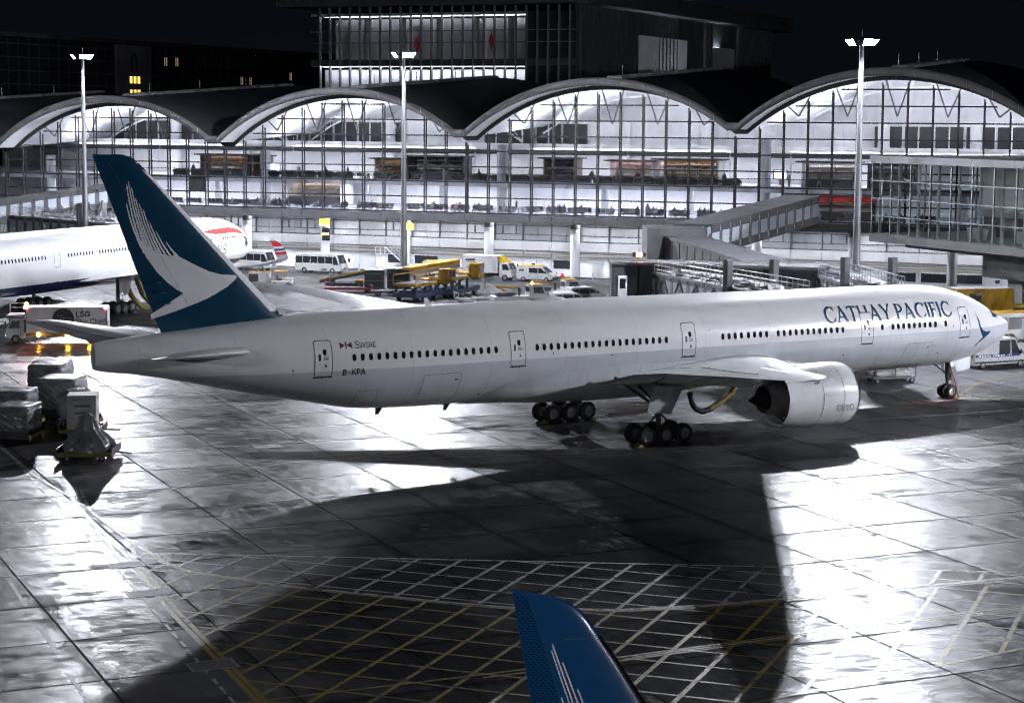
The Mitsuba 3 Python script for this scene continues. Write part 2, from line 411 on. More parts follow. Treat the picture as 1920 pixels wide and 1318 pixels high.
def ribbon(pts, w, z=0.007):
    """A painted line: a sheet of width w along the points."""
    g = sg.LineString(pts).buffer(w / 2, cap_style=2, join_style=1)
    return sheet(g, z)
def sheet(g, z=0.007):
    mb = MB()
    for q in getattr(g, 'geoms', [g]):
        if q.is_empty or q.area < 1e-4 or q.geom_type != 'Polygon': continue
        v, f = trimesh.creation.triangulate_polygon(q, engine='earcut')
        v = np.asarray(v); f = np.asarray(f)
        e = np.cross(np.c_[v[f[:, 1]] - v[f[:, 0]], np.zeros(len(f))], np.c_[v[f[:, 2]] - v[f[:, 0]], np.zeros(len(f))])[:, 2]
        f[e < 0] = f[e < 0][:, ::-1]
        mb.add(np.c_[v, np.full(len(v), z)], f)
    return mb
def hatch(poly, ang, step, w, z, off=0.0):
    d = np.array([math.cos(ang), math.sin(ang)]); n = np.array([-d[1], d[0]])
    out = []
    for k in range(-60, 60):
        o = np.array([-25., -38.]) + n * (k * step + off)
        l = sg.LineString([o - d * 90, o + d * 90]).intersection(poly)
        if not l.is_empty: out.append(l.buffer(w / 2, cap_style=2))
    return out
A1, A2 = math.radians(36.4), math.radians(-52.5)
white_area = sg.Polygon([(-40.0, -19.0), (-38.7, -19.9), (-6.8, -43.3), (-7.3, -43.9), (-12, -42.9), (-17.4, -41.8), (-23.1, -40.6), (-27.1, -39.2), (-30.9, -36.5), (-33, -34), (-37.6, -27.9), (-40.0, -23.4), (-40.5, -21)])
yellow_area = sg.Polygon([(-39.9, -15.7), (-40.35, -20.4), (-40.1, -23.4), (-37.8, -28.0), (-33.1, -34.3), (-30.9, -36.9), (-27, -39.6), (-23, -41.0), (-17.4, -42.2), (-7.3, -44.3), (4, -46.0), (4, -51), (-8, -52.4), (-16.5, -52.5), (-24.6, -52.6), (-32, -52.6), (-47.5, -54), (-45.2, -40.8), (-43.3, -29.3), (-41.2, -19.3)])
for name, area, st, matn, z in (('white_hatching', white_area, 1.95, 'line_white', .007), ('yellow_hatching', yellow_area, 2.02, 'line_yellow', .0085)):
    lines = hatch(area, A1, st, .2, z, .35) + hatch(area, A2, st, .16, z, .6)
    g = shapely.union_all(lines + [area.exterior.buffer(.11)])
    put('apron__' + name, sheet(g, z), matn, label=name.split('_')[0] + ' painted crosshatched no-parking area')
def line(name, pts, w, matn, z=.010): put('apron__' + name, ribbon(pts, w, z), matn)
line('taxi_line', [(-60, -11.5), (-50, -9.8), (-44.3, -8.8), (-40.7, -7.9), (-33.3, -4.4), (-27.8, -.9), (-25, -.2), (-16, -.4), (-2, -.5), (12, -.2), (30, 0), (50, 1.5)], .16, 'line_yellow')
line('taxi_line', [(-31, 0), (-24, -.5), (-12, -4), (0, -9), (14, -13.5)], .14, 'line_yellow')
line('service_line', [(-32, 46), (-36, 22), (-38.3, 4), (-38.8, -4), (-40.9, -14.1), (-42.3, -20.7)], .18, 'line_white')
line('road_line', [(-38.9, -4.0), (-39.6, -8.0), (-41.5, -19.3), (-43.6, -29.3), (-45.5, -40.8), (-47.7, -54)], .24, 'line_yellow', .011)
line('road_line', [(-37.6, -2.0), (-39.2, -8.0), (-40.05, -15.7), (-40.2, -18.2)], .16, 'line_white', .011)
line('stand_line', [(-50, -42.6), (-37.4, -44.5), (-31, -45.3), (-22.7, -46.2), (-11.9, -47.7), (4, -49.5)], .18, 'line_yellow', .012)
line('stand_line', [(-37.4, -44.9), (-31, -45.75), (-22.7, -46.7), (-11.9, -48.2), (4, -50)], .18, 'line_yellow', .012)
line('stand_line', [(-31, -45.53), (-22.7, -46.45), (-11.9, -47.95), (4, -49.75)], .14, 'line_white', .0125)
line('stand_line', [(31, -1), (38, -3.6), (44, -6)], .15, 'line_yellow'); line('stand_line', [(33, .5), (39, 4.5), (60, 12)], .15, 'line_yellow')
line('stand_line', [(-30.9, -36.6), (-27.1, -39.3), (-23.1, -40.75), (-17.4, -41.9), (-7.3, -44.05), (4, -46)], .22, 'line_white', .012)
dash = np.array([(-36.0, 19.0), (-38.0, 7.6), (-40.5, -7.7), (-42.6, -20.3), (-44.3, -29.7), (-46.6, -42.5), (-48.2, -52)])
L = sg.LineString(dash); mb = MB()
k = 0.0
while k < L.length - 1.2:
    mb.mesh(ribbon([L.interpolate(k).coords[0], L.interpolate(k + .95).coords[0]], .14, .011).get()); k += 1.35
put('apron__dashed_line', mb, 'line_white', label='dashed white line beside the road edge')
for a, b in (((-46.2, -13.2), (-47.0, -17.0)), ((-47.7, -20.6), (-48.6, -25.7)), ((-49.1, -28.6), (-49.9, -33.5)), ((-50.5, -36.4), (-51.3, -41.3))):
    line('lane_dash', [a, b], .16, 'line_white')
# pits, drains and covers let into the slabs
for x, y, a, b, rz in ((-42.1, -20.6, 1.5, .9, -.14), (-43.3, -26.2, 1.6, 1.0, -.14), (-45.4, -38.1, 1.7, 1.1, -.14), (-22.4, 5.9, 1.5, 1.0, -.14), (11.7, -21.8, 3.2, 1.6, -.14), (-3.5, -4.5, 3.4, 2.4, -.14)):
    mb = MB(); mb.box(-a / 2, a / 2, -b / 2, b / 2, .003, .014)
    kk = put('apron__pit_cover', mb, 'steel_dark', M=at(x, y, 0, rz))
    mb = MB()
    for s in (-1, 1):
        mb.box(-a / 2 - .08, a / 2 + .08, s * (b / 2 + .04) - .04, s * (b / 2 + .04) + .04, .003, .018)
        mb.box(s * (a / 2 + .04) - .04, s * (a / 2 + .04) + .04, -b / 2, b / 2, .003, .0175)
    put(kk + '__rim', mb, 'steel', M=at(x, y, 0, rz))
mb = MB(); mb.cyl((0, 0, .003), (0, 0, .016), .42, 20); kk = put('apron__hydrant_pit', mb, 'steel_dark', M=at(11.7, -14.8, 0))
mb = MB()
for s in (-1, 1): mb.box(-1.6, 1.6, s * .85 - .06, s * .85 + .06, .003, .010)
put(kk + '__red_border', mb, 'line_red', M=at(11.7, -14.8, 0, STH))
# ------------------------------------------------------------------ aircraft
from scipy.interpolate import PchipInterpolator

class Body:
    """Fuselage from stations (distance behind the nose, top z, bottom z, half width); x0 = x of the nose."""
    def __init__(s, st, x0):
        A = np.array(st, float); s.x0, s.len = x0, A[-1, 0]
        s.f = [PchipInterpolator(A[:, 0], A[:, k]) for k in (1, 2, 3)]
    def ring(s, d, n=64):
        t = np.arange(n) * 2 * pi / n
        top, bot, hw = (float(f(d)) for f in s.f)
        return np.stack([np.full(n, s.x0 - d), -hw * np.cos(t), (top + bot) / 2 + (top - bot) / 2 * np.sin(t)], 1)
    def mesh(s, ds, n=64):
        return MB().grid(np.array([s.ring(d, n) for d in ds]), closed=True, capends=True)
    def y(s, x, z, side=-1, off=0.0):
        d = np.clip(s.x0 - np.asarray(x, float), 0, s.len)
        top, bot, hw = (f(d) for f in s.f)
        q = np.clip((np.asarray(z) - (top + bot) / 2) / ((top - bot) / 2), -1, 1)
        return side * (hw * np.sqrt(1 - q * q) + off)
    def on(s, x, z, side=-1, off=0.0):
        d = np.clip(s.x0 - np.asarray(x, float), 0, s.len)
        top, bot, hw = (f(d) for f in s.f); hz = (top - bot) / 2
        q = np.clip((np.asarray(z) - (top + bot) / 2) / hz, -1, 1); c = np.sqrt(1 - q * q)
        n = np.stack([c / hw, q / hz], -1); n /= np.linalg.norm(n, axis=-1, keepdims=True)
        return np.c_[x, side * (hw * c + off * n[:, 0]), z + off * n[:, 1]]
    def wrap(s, poly, off=.008, side=-1, res=.3):
        """A sheet with the outline poly in (x, z), laid on the skin."""
        mb = MB()
        for g in getattr(poly, 'geoms', [poly]):
            if g.is_empty or g.geom_type != 'Polygon' or g.area < 1e-5: continue
            v, f = trimesh.creation.triangulate_polygon(g, engine='earcut')
            v3 = np.c_[v, np.zeros(len(v))]
            v3, f = trimesh.remesh.subdivide_to_size(v3, f, res, max_iter=12)
            mb.add(s.on(v3[:, 0], v3[:, 1], side, off), f)
        return mb

def foil(n=13):
    """Closed profile: x from 0 (front) to 1, thickness +-0.5 at most."""
    x = (1 - np.cos(np.linspace(0, pi, n))) / 2
    y = 5 * (.2969 * np.sqrt(x) - .126 * x - .3516 * x ** 2 + .2843 * x ** 3 - .1036 * x ** 4)
    y[-1] = max(y[-1], .004)
    return np.r_[np.c_[x, y], np.c_[x[-1:0:-1], -y[-1:0:-1] * .75]]
def wing_mesh(sec, side, n=13):
    """sec: (span, xLE, zLE, xTE, zTE, thickness ratio); side -1 starboard, 1 port."""
    f = foil(n); V = []
    for y, xl, zl, xt, zt, tc in sec:
        c = xl - xt
        V.append(np.stack([xl - f[:, 0] * c, np.full(len(f), side * y), zl + (zt - zl) * f[:, 0] + f[:, 1] * tc * c], 1))
    return MB().grid(np.array(V), closed=True, capends=True)
def fin_mesh(sec, n=13):
    """sec: (z, xLE, xTE, thickness ratio)."""
    f = foil(n); f[:, 1] = np.where(f[:, 1] < 0, f[:, 1] / .75, f[:, 1]); V = []
    for z, xl, xt, tc in sec:
        c = xl - xt
        V.append(np.stack([xl - f[:, 0] * c, f[:, 1] * tc * c, np.full(len(f), z)], 1))
    return MB().grid(np.array(V), closed=True, capends=True)
def wheel_kit(r, w):
    tyre = MB().lathe([(-w * .5, r * .52), (-w * .5, r * .80), (-w * .42, r * .93), (-w * .25, r), (w * .25, r), (w * .42, r * .93), (w * .5, r * .80), (w * .5, r * .52), (-w * .5, r * .52)], axis=(0, 1, 0), n=28)
    rim = MB().lathe([(-w * .46, r * .02), (-w * .46, r * .16), (-w * .38, r * .2), (-w * .36, r * .42), (-w * .5, r * .46), (-w * .52, r * .54), (-w * .40, r * .55), (w * .4, r * .55), (w * .52, r * .54), (w * .5, r * .46), (w * .36, r * .42), (w * .38, r * .2), (w * .46, r * .16), (w * .46, r * .02)], axis=(0, 1, 0), n=24)
    return tyre, rim
def engine(kit, root, x, y, z, r, L):
    """Nacelle with its lip at x, length L, radius r."""
    a = (-1, 0, 0); p = (x, y, z)
    prof = [(0.05 * L / 7, r * .86), (-.02, r * .885), (.06, r * .915), (.25, r * .945), (.7, r * .98), (1.6, r), (3.0, r * .995), (4.6, r * .965), (6.0, r * .90), (L, r * .83), (L - .02, r * .80), (6.0 * L / 7.2, r * .80)]
    kit.add(root, MB().lathe(prof[2:], p, a, 48), 'paint_plain', 40)
    kit.add(root + '__inlet_lip', MB().lathe([(.9, r * .80), (.3, r * .83), (.05, r * .86), (-.02, r * .885), (.06, r * .915), (.25, r * .9455)], p, a, 48), 'chrome', 40)
    kit.add(root + '__duct', MB().lathe([(.9, r * .80), (2.4, r * .79), (2.41, 0.01)], p, a, 32), 'nozzle', 40)
    kit.add(root + '__core_cowl', MB().lathe([(L - 2.4, r * .62), (L - .6, r * .60), (L + .5, r * .50), (L + 1.15, r * .42), (L + 1.13, r * .39), (L + .3, r * .38)], p, a, 40), 'exhaust', 40)
    kit.add(root + '__nozzle', MB().lathe([(L - 2.39, r * .79), (L - 2.4, r * .61)], p, a, 32), 'nozzle', 40)
    kit.add(root + '__exhaust_cone', MB().lathe([(L + .31, r * .38), (L + .32, r * .30), (L + 1.0, r * .27), (L + 1.9, r * .12), (L + 2.35, .03)], p, a, 32), 'nozzle', 40)

def letters_roman(text, h):
    """Flared roman capitals as shapely outlines; returns (shape, width)."""
    def bar(p, q, w0, w1=None):
        p, q = np.array(p, float), np.array(q, float); w1 = w0 if w1 is None else w1
        n = np.array([-(q - p)[1], (q - p)[0]]); n /= np.linalg.norm(n)
        return sg.Polygon([p - n * w0 / 2, p + n * w0 / 2, q + n * w1 / 2, q - n * w1 / 2])
    def stem(x, w=.15, y0=0, y1=1):
        return shapely.union_all([sg.Polygon([(x - w / 2, y0), (x + w / 2, y0), (x + w / 2, y1), (x - w / 2, y1)]), sg.Polygon([(x - w * .8, y0), (x + w * .8, y0), (x + w / 2, y0 + .06), (x - w / 2, y0 + .06)]), sg.Polygon([(x - w * .8, y1), (x + w * .8, y1), (x + w / 2, y1 - .06), (x - w / 2, y1 - .06)])])
    def ell(cx, cy, rx, ry, n=40): return sg.Polygon([(cx + rx * math.cos(t), cy + ry * math.sin(t)) for t in np.linspace(0, 2 * pi, n)[:-1]])
    G = {}
    C = ell(.52, .5, .52, .53).difference(ell(.60, .5, .44, .455)).difference(sg.Polygon([(.80, .2), (1.3, -.1), (1.3, 1.1), (.80, .8)]))
    G['C'] = (shapely.union_all([C, sg.Polygon([(.80, .98), (.88, .98), (.86, .72), (.78, .86)]), sg.Polygon([(.74, .07), (.92, .20), (.90, .30), (.72, .12)])]), .95)
    G['A'] = (shapely.union_all([bar((.10, 0), (.47, 1.02), .065), bar((.43, 1.02), (.86, 0), .16), bar((.24, .34), (.72, .34), .06), sg.Polygon([(0, 0), (.24, 0), (.14, .05), (.08, .05)]), sg.Polygon([(.70, 0), (1.0, 0), (.93, .05), (.76, .05)])]), .98)
    G['T'] = (shapely.union_all([stem(.40), sg.box(0, .93, .80, 1.0), sg.Polygon([(0, 1), (0, .80), (.08, .94)]), sg.Polygon([(.8, 1), (.8, .80), (.72, .94)])]), .80)
    G['H'] = (shapely.union_all([stem(.12), stem(.76), sg.box(.12, .50, .76, .56)]), .90)
    G['Y'] = (shapely.union_all([stem(.45, .15, 0, .5), bar((.45, .46), (.08, 1.0), .15), bar((.45, .46), (.80, 1.0), .065), sg.Polygon([(-.06, 1), (.22, 1), (.15, .95), (.0, .95)]), sg.Polygon([(.68, 1), (.94, 1), (.84, .95), (.76, .95)])]), .86)
    G['P'] = (shapely.union_all([stem(.12), ell(.30, .73, .34, .275).difference(ell(.28, .73, .21, .215)).difference(sg.box(-1, 0, .12, 1.2)), sg.box(.12, .95, .30, 1.0), sg.box(.12, .455, .30, .505)]).buffer(0), .66)
    G['I'] = (stem(.13), .28)
    G['F'] = (shapely.union_all([stem(.12), sg.box(.12, .94, .58, 1.0), sg.box(.12, .50, .50, .56), sg.Polygon([(.58, 1), (.58, .82), (.50, .95)]), sg.Polygon([(.50, .64), (.50, .42), (.44, .53)])]), .62)
    out, x = [], 0.0
    for ch in text:
        if ch == ' ': x += .38; continue
        g, w = G[ch]
        out.append(shapely.affinity.translate(g.buffer(.004), x, 0)); x += w + .085
    return shapely.affinity.scale(shapely.union_all(out), h, h, origin=(0, 0)), x * h
def text_shape(text, h, bold=False):
    """Outline of lettering (x, y) as shapely, from the helper's flat text."""
    m = meshkit.text_mesh(text, h, .01, bold)
    v, f = m.vertices, m.faces
    top = np.abs(v[f][:, :, 2]).max(1) < 1e-6
    return shapely.union_all([sg.Polygon(v[t][:, :2]).buffer(1e-4) for t in f[top]])
def oval(x, z, a, b, n=12):
    return sg.Polygon([(x + a * math.copysign(abs(math.cos(t)) ** .75, math.cos(t)), z + b * math.copysign(abs(math.sin(t)) ** .75, math.sin(t))) for t in np.linspace(0, 2 * pi, n + 1)[:-1]])
def rrect(x0, x1, z0, z1, r): return sg.box(x0 + r, z0 + r, x1 - r, z1 - r).buffer(r, quad_segs=4)
# ------------------------------------------------------------------ the main airliner
A = thing('wide_body_airliner', 'long white wide-body airliner with teal tail parked across the middle of the apron', 'airliner')
FUS = Body([(0, 5.5, 5.0, .16), (.08, 5.64, 4.82, .36), (.3, 5.80, 4.58, .66), (1, 6.05, 4.2, 1.1), (2, 6.55, 3.85, 1.55), (3, 7.05, 3.45, 2.0), (4.5, 7.72, 3.05, 2.5), (6, 8.2, 2.82, 2.82), (8, 8.6, 2.67, 3.02), (10, 8.77, 2.62, 3.1), (20, 8.87, 2.68, 3.1), (36, 9.03, 2.82, 3.1), (46, 9.14, 2.86, 3.1), (51, 9.16, 2.84, 3.09), (56, 9.13, 3.0, 2.95), (60, 9.03, 3.72, 2.65), (64, 8.82, 4.55, 2.2), (68, 8.45, 5.5, 1.6), (71, 8.2, 6.1, .95), (73, 8.0, 6.42, .42), (73.1, 7.97, 6.46, .38)], 37.11)
ds = np.r_[0, .03, .08, .16, np.linspace(.25, 10, 34), np.linspace(11, 52, 36), np.linspace(53, 73, 34), 73.1]
put(A + '__fuselage', FUS.mesh(ds, 72), 'paint_white', True)
# belly fairing
st = [(13.5, .5, 3.6, 4.0), (12.5, 2.0, 2.75, 4.4), (10.5, 3.0, 2.45, 4.75), (7, 3.42, 2.30, 4.9), (2, 3.48, 2.28, 4.9), (-3, 3.42, 2.36, 4.9), (-6.5, 3.25, 2.5, 4.6), (-9.5, 2.7, 2.68, 4.2), (-11.8, 1.4, 2.78, 3.7), (-12.6, .5, 2.9, 3.4)]
V = []
for x, hw, zb, zt in st:
    t = np.linspace(-pi, 0, 29)
    V.append(np.stack([np.full(29, x), hw * np.sign(np.cos(t)) * np.abs(np.cos(t)) ** .8, zt + (zt - zb) * np.sign(np.sin(t)) * np.abs(np.sin(t)) ** .8], 1))
V = np.array(V); u = np.linspace(0, len(V) - 1, 60)
from scipy.interpolate import CubicSpline
V = PchipInterpolator(np.arange(len(V)), V, axis=0)(u)
put(A + '__belly_fairing', MB().grid(V), 'paint_white', True)
# wings
WS = [(0, 13.6, 4.05, -3.0, 3.55, .12), (3.1, 12.3, 4.15, -3.2, 3.75, .115), (6.5, 9.6, 4.65, -2.8, 4.75, .10), (10, 7.1, 5.1, -2.9, 5.25, .095), (15, 3.5, 5.6, -4.3, 5.8, .09), (20, .0, 6.2, -5.9, 6.4, .085), (24, -2.8, 6.75, -7.3, 6.85, .085), (28.5, -6.1, 7.4, -9.1, 7.42, .085), (30.5, -8.0, 7.68, -10.2, 7.66, .08), (31.8, -9.5, 7.88, -11.0, 7.83, .08), (32.4, -10.3, 7.98, -11.5, 7.93, .07)]
for sd, nm in ((-1, 'starboard'), (1, 'port')):
    w = put(A + '__wing', wing_mesh(WS, sd, 17), 'paint_wing', 50)
    # flap and aileron joints, slats, fairings
    for y0, y1, c0, c1 in ((3.3, 9.6, .14, .22), (10.6, 21.5, .26, .26)):
        mb = MB()
        ys = np.linspace(y0, y1, 5); L = np.array(WS)
        for a, b, fa in zip(ys[:-1], ys[1:], np.linspace(c0, c1, 4)):
            def pt(y):
                xl, zl, xt, zt, tc = [np.interp(y, L[:, 0], L[:, k]) for k in range(1, 6)]
                c = xl - xt
                return np.array([xt + fa * c, sd * y, zt + (zl - zt) * fa + tc * c * .5 * .62 * fa / .28 + .012])
            mb.bar(pt(a), pt(b), .09, .02)
        put(w + '__flap_joint', mb, 'line_dark')
    for y, ln, dz in ((6.2, 4.4, .62), (12.4, 4.6, .62), (16.6, 4.2, .55), (20.6, 3.6, .48)):
        L = np.array(WS); xl, zl, xt, zt, tc = [np.interp(y, L[:, 0], L[:, k]) for k in range(1, 6)]
        t = np.linspace(0, 1, 15); V = []
        for q in t:
            x = xt + ln * .62 - q * ln; r = max(.02, math.sin(pi * min(1, q * 1.05) ** .8) ** .6)
            a = np.linspace(0, 2 * pi, 13)[:-1]
            zc = zt + (zl - zt) * (x - xt) / (xl - xt) - .22 - .16 * q
            V.append(np.stack([np.full(12, x), sd * y + .27 * r * np.cos(a), zc + dz * .55 * r * np.sin(a)], 1))
        put(w + '__flap_track_fairing', MB().grid(np.array(V), closed=True, capends=True), 'paint_wing', True)
    if sd < 0:  # the row of oval access plates
        for k in range(9):
            y = 17 + k * .62 + (.8 if k > 3 else 0); L = np.array(WS); xl, zl, xt, zt, tc = [np.interp(y, L[:, 0], L[:, q]) for q in range(1, 6)]
            c = xl - xt; x = xl - .42 * c; z = zl + (zt - zl) * .42 + tc * c * .485
            mb = MB(); mb.lathe([(0, .24), (.012, .24), (.02, .17), (.02, .001)], (x, sd * y, z - .004), (0.02, -sd * -.03, 1), 14)
            put(w + '__access_plate', mb, 'paint_grey')
    e = Kit(); engine(e, 'engine', 11.9, sd * 9.61, 2.98, 2.12, 5.5)
    for k, (d, mm, _, _) in e.parts.items():
        if k == 'engine': root = num(A + '__engine'); scene[root] = d
        else: scene[root + k[6:]] = d
    V = []   # pylon
    for z, xa, xb, hw in ((4.2, 10.6, 4.2, .22), (4.95, 9.6, 3.6, .25), (5.35, 7.4, 3.2, .2)):
        q = np.linspace(0, 1, 9); prof = np.sin(np.pi * np.clip(q, .02, .98)) ** .5
        x = xa + (xb - xa) * q
        V.append(np.r_[np.c_[x, sd * 9.61 + hw * prof, np.full(9, z)], np.c_[x[::-1], sd * 9.61 - hw * prof[::-1], np.full(9, z)]])
    put(root + '__pylon', MB().grid(np.array(V), closed=True, capends=True), 'paint_plain', 40)
    mb = MB(); mb.hexa([(9.9, sd * 11.25, 3.98), (8.3, sd * 11.3, 3.86), (8.3, sd * 11.36, 3.86), (9.9, sd * 11.31, 3.98), (9.2, sd * 11.55, 4.28), (8.3, sd * 11.6, 4.22), (8.3, sd * 11.64, 4.22), (9.2, sd * 11.59, 4.28)])
    put(root + '__strake', mb, 'paint_plain')
# engine nacelle joints and monogram on the near engine
for dx in (1.55, 3.3):
    r = 2.12 * (.999 if dx < 3 else .995) + .008
    put(A + '__engine__cowl_joint', MB().lathe([(dx - .02, r), (dx + .02, r)], (11.9, -9.61, 2.98), (-1, 0, 0), 48), 'line_dark')
g = text_shape('GE90', .42); g = shapely.affinity.translate(g, -g.bounds[2] / 2, 0)
put(A + '__engine__lettering', MB().prism(g, (10.4, -11.70, 2.15), (1, 0, 0), (0, 0, 1), .010, (0, -1, 0)), 'steel')
for x, z, w_, h_ in ((18.2, 4.35, .16, .10), (15.3, 3.9, .10, .10), (11.8, 4.1, .2, .14), (21.9, 3.4, .12, .1), (27.6, 3.9, .14, .08), (28.6, 5.9, .1, .1), (-24.6, 5.95, .1, .1), (-11.5, 3.6, .14, .1), (-6.6, 6.0, .1, .1), (-17.5, 3.05, .1, .1), (-25.9, 4.5, .3, .05), (6.0, 6.75, .12, .06), (23.4, 5.3, .16, .05), (-2.0, 5.6, .3, .04)):
    put(A + '__vent', FUS.wrap(oval(x, z, w_ / 2, h_ / 2), .012), 'frame_dark', True)
# fin, rudder, emblem
FS = [(8.0, -22.6, -31.7, .10), (9.15, -24.3, -32.2, .105), (12, -27.1, -33.3, .105), (15, -30.0, -34.4, .10), (18.1, -33.0, -35.62, .095), (18.5, -33.5, -35.8, .07), (18.66, -34.1, -35.84, .03)]
def fin_y(x, z, off=0.006):
    L = np.array(FS); xl, xt, tc = [np.interp(z, L[:, 0], L[:, k]) for k in (1, 2, 3)]
    f = foil(25); c = xl - xt; q = np.clip((xl - x) / c, 0, 1)
    return np.interp(q, f[:25, 0], f[:25, 1]) * tc * c + off
def fin_wrap(poly, off=.006, side=-1, res=.3):
    mb = MB()
    for g in getattr(poly, 'geoms', [poly]):
        if g.is_empty or g.geom_type != 'Polygon': continue
        v, f = trimesh.creation.triangulate_polygon(g, engine='earcut')
        v3, f = trimesh.remesh.subdivide_to_size(np.c_[v, np.zeros(len(v))], f, res, max_iter=12)
        mb.add(np.c_[v3[:, 0], side * fin_y(v3[:, 0], v3[:, 1], off), v3[:, 1]], f)
    return mb
FIN = put(A + '__fin', fin_mesh(FS, 25), 'paint_teal', True)
body = sg.Polygon([(-32.5, 9.44), (-32.43, 9.18), (-31.44, 9.46), (-30.36, 9.8), (-29.1, 10.25), (-27.83, 10.9), (-27.27, 11.31), (-27.17, 11.47), (-27.24, 11.55), (-27.44, 11.57), (-28.24, 11.64), (-29.0, 11.86), (-29.91, 12.29), (-30.49, 12.6), (-31.06, 12.91), (-31.3, 12.72), (-31.63, 12.95), (-31.9, 12.9), (-32.1, 13.2), (-32.36, 13.1), (-32.6, 13.45), (-32.8, 13.3), (-33.0, 13.75), (-33.16, 13.62), (-33.09, 13.45), (-32.7, 12.71), (-32.14, 11.93), (-31.5, 11.28), (-30.93, 10.83), (-30.53, 10.62)]).buffer(0)
def stroke(a, b, w0, w1, bow=.09):
    a, b = np.array(a), np.array(b); d = b - a; n = np.array([-d[1], d[0]]) / np.linalg.norm(d)
    t = np.linspace(0, 1, 9)[:, None]
    mid = a + d * t - n * bow * np.sin(pi * t) * np.linalg.norm(d) * .35
    w = w0 + (w1 - w0) * t
    return sg.Polygon(np.r_[mid + n * w / 2, (mid - n * w / 2)[::-1]]).buffer(0)
S_ = [((-33.89, 15.87), (-33.0, 13.3)), ((-33.87, 16.96), (-32.85, 13.0)), ((-33.76, 17.11), (-32.65, 13.0)), ((-33.58, 16.77), (-32.45, 12.9)), ((-33.36, 16.2), (-32.25, 12.9)), ((-33.14, 15.87), (-32.0, 12.8)), ((-32.92, 15.55), (-31.8, 12.8)), ((-32.54, 14.79), (-31.5, 12.7)), ((-32.16, 14.27), (-31.25, 12.75)), ((-31.58, 13.64), (-30.9, 12.8))]
emblem = shapely.union_all([body] + [stroke(a, b, .045, .13) for a, b in S_])
put(FIN + '__emblem', fin_wrap(emblem), 'mark_white', True, label='white wing-shaped brush stroke emblem on the fin')
put(FIN + '__emblem', fin_wrap(emblem, side=1), 'mark_white', True)
L = np.array(FS)
zz = np.linspace(9.3, 18.2, 12)
xl = np.interp(zz, L[:, 0], L[:, 1]); xt = np.interp(zz, L[:, 0], L[:, 2])
V = []
for z, a, b in zip(zz, xl, xt):
    c = a - b; q = np.array([.075, .05, .03, .012, .004, 0, .004, .012, .03, .05, .075])
    y = fin_y(a - q * c, np.full(11, z), .006) * np.r_[np.ones(6), -np.ones(5)]
    x = a - q * c; x[5] += .012; y[5] = 0
    V.append(np.stack([x, y, np.full(11, z)], 1))
put(FIN + '__leading_edge', MB().grid(np.array(V)), 'mark_white', True)
rud = [(xt_ + .30 * (xl_ - xt_), z) for z, xl_, xt_ in zip(zz, xl, xt)]
put(FIN + '__rudder_joint', fin_wrap(sg.LineString(rud).buffer(.010, cap_style=2)), 'line_dark')
for z in (10.1, 10.7, 11.3):
    x = np.interp(z, L[:, 0], L[:, 2]) + .13 * (np.interp(z, L[:, 0], L[:, 1]) - np.interp(z, L[:, 0], L[:, 2]))
    y = -float(fin_y(x, z, .02)); mb = MB(); mb.lathe([(-.35, .02), (-.2, .09), (0, .11), (.25, .08), (.45, .02)], (x, y, z), (-1, 0, .05), 8)
    put(FIN + '__hinge_fairing', mb, 'paint_teal', True)
put(A + '__fin_fillet', MB().grid(np.array([[(-21.9 + .0, s * .02, 9.12) for s in (-1, 0, 1)], [(-23.2, s * .22, 9.28 - .1 * abs(s)) for s in (-1, 0, 1)], [(-24.5, s * .4, 9.55 - .45 * abs(s)) for s in (-1, 0, 1)]])), 'paint_white', True)
# tailplane
TS = [(.6, -25.9, 7.05, -33.1, 7.0, .10), (3.0, -27.6, 7.3, -33.7, 7.27, .10), (10.2, -34.0, 8.2, -36.35, 8.18, .09), (10.75, -34.8, 8.27, -36.5, 8.25, .06)]
for sd in (-1, 1):
    t = put(A + '__tailplane', wing_mesh(TS, sd, 15), 'paint_wing', 50)
    f = MB(); L2 = np.array(TS)
    def pt(y, q):
        xl_, zl_, xt_, zt_, tc = [np.interp(y, L2[:, 0], L2[:, k]) for k in range(1, 6)]
        c = xl_ - xt_; return np.array([xl_ - q * c, sd * y, zl_ + tc * c * .22 + .01])
    f.bar(pt(1.8, .72), pt(10, .72), .05, .02)
    put(t + '__elevator_joint', f, 'line_dark')
# oval scuff plate round the root of the near tailplane
o = shapely.affinity.scale(sg.Point(-29.3, 6.95).buffer(1, quad_segs=12), 4.2, .68)
put(A + '__tailplane_fairing', FUS.wrap(o, .012), 'paint_plain', True)
# windows
def zrow(x): return 6.36 - .0088 * x
rows = [(-20.73, 19, -10.89), (-7.83, 20, 2.35), (7.1, 4, 8.7), (9.31, 4, 10.9), (11.94, 12, 17.82), (21.56, 1, 21.56), (22.58, 12, 28.33)]
for x0, n, x1 in rows:
    for x in np.linspace(x0, x1, n):
        if n == 12 and x0 > 20 and round((x - x0) / ((x1 - x0) / 11)) in (9, 11): continue
        k = num(A + '__window')
        scene[k] = shape(FUS.wrap(oval(x, zrow(x), .135, .215), .010, res=1), 'glass_dark', True)
        put(k + '__frame', FUS.wrap(oval(x, zrow(x), .185, .275).difference(oval(x, zrow(x), .135, .215)), .009, res=1), 'mark_white', True)
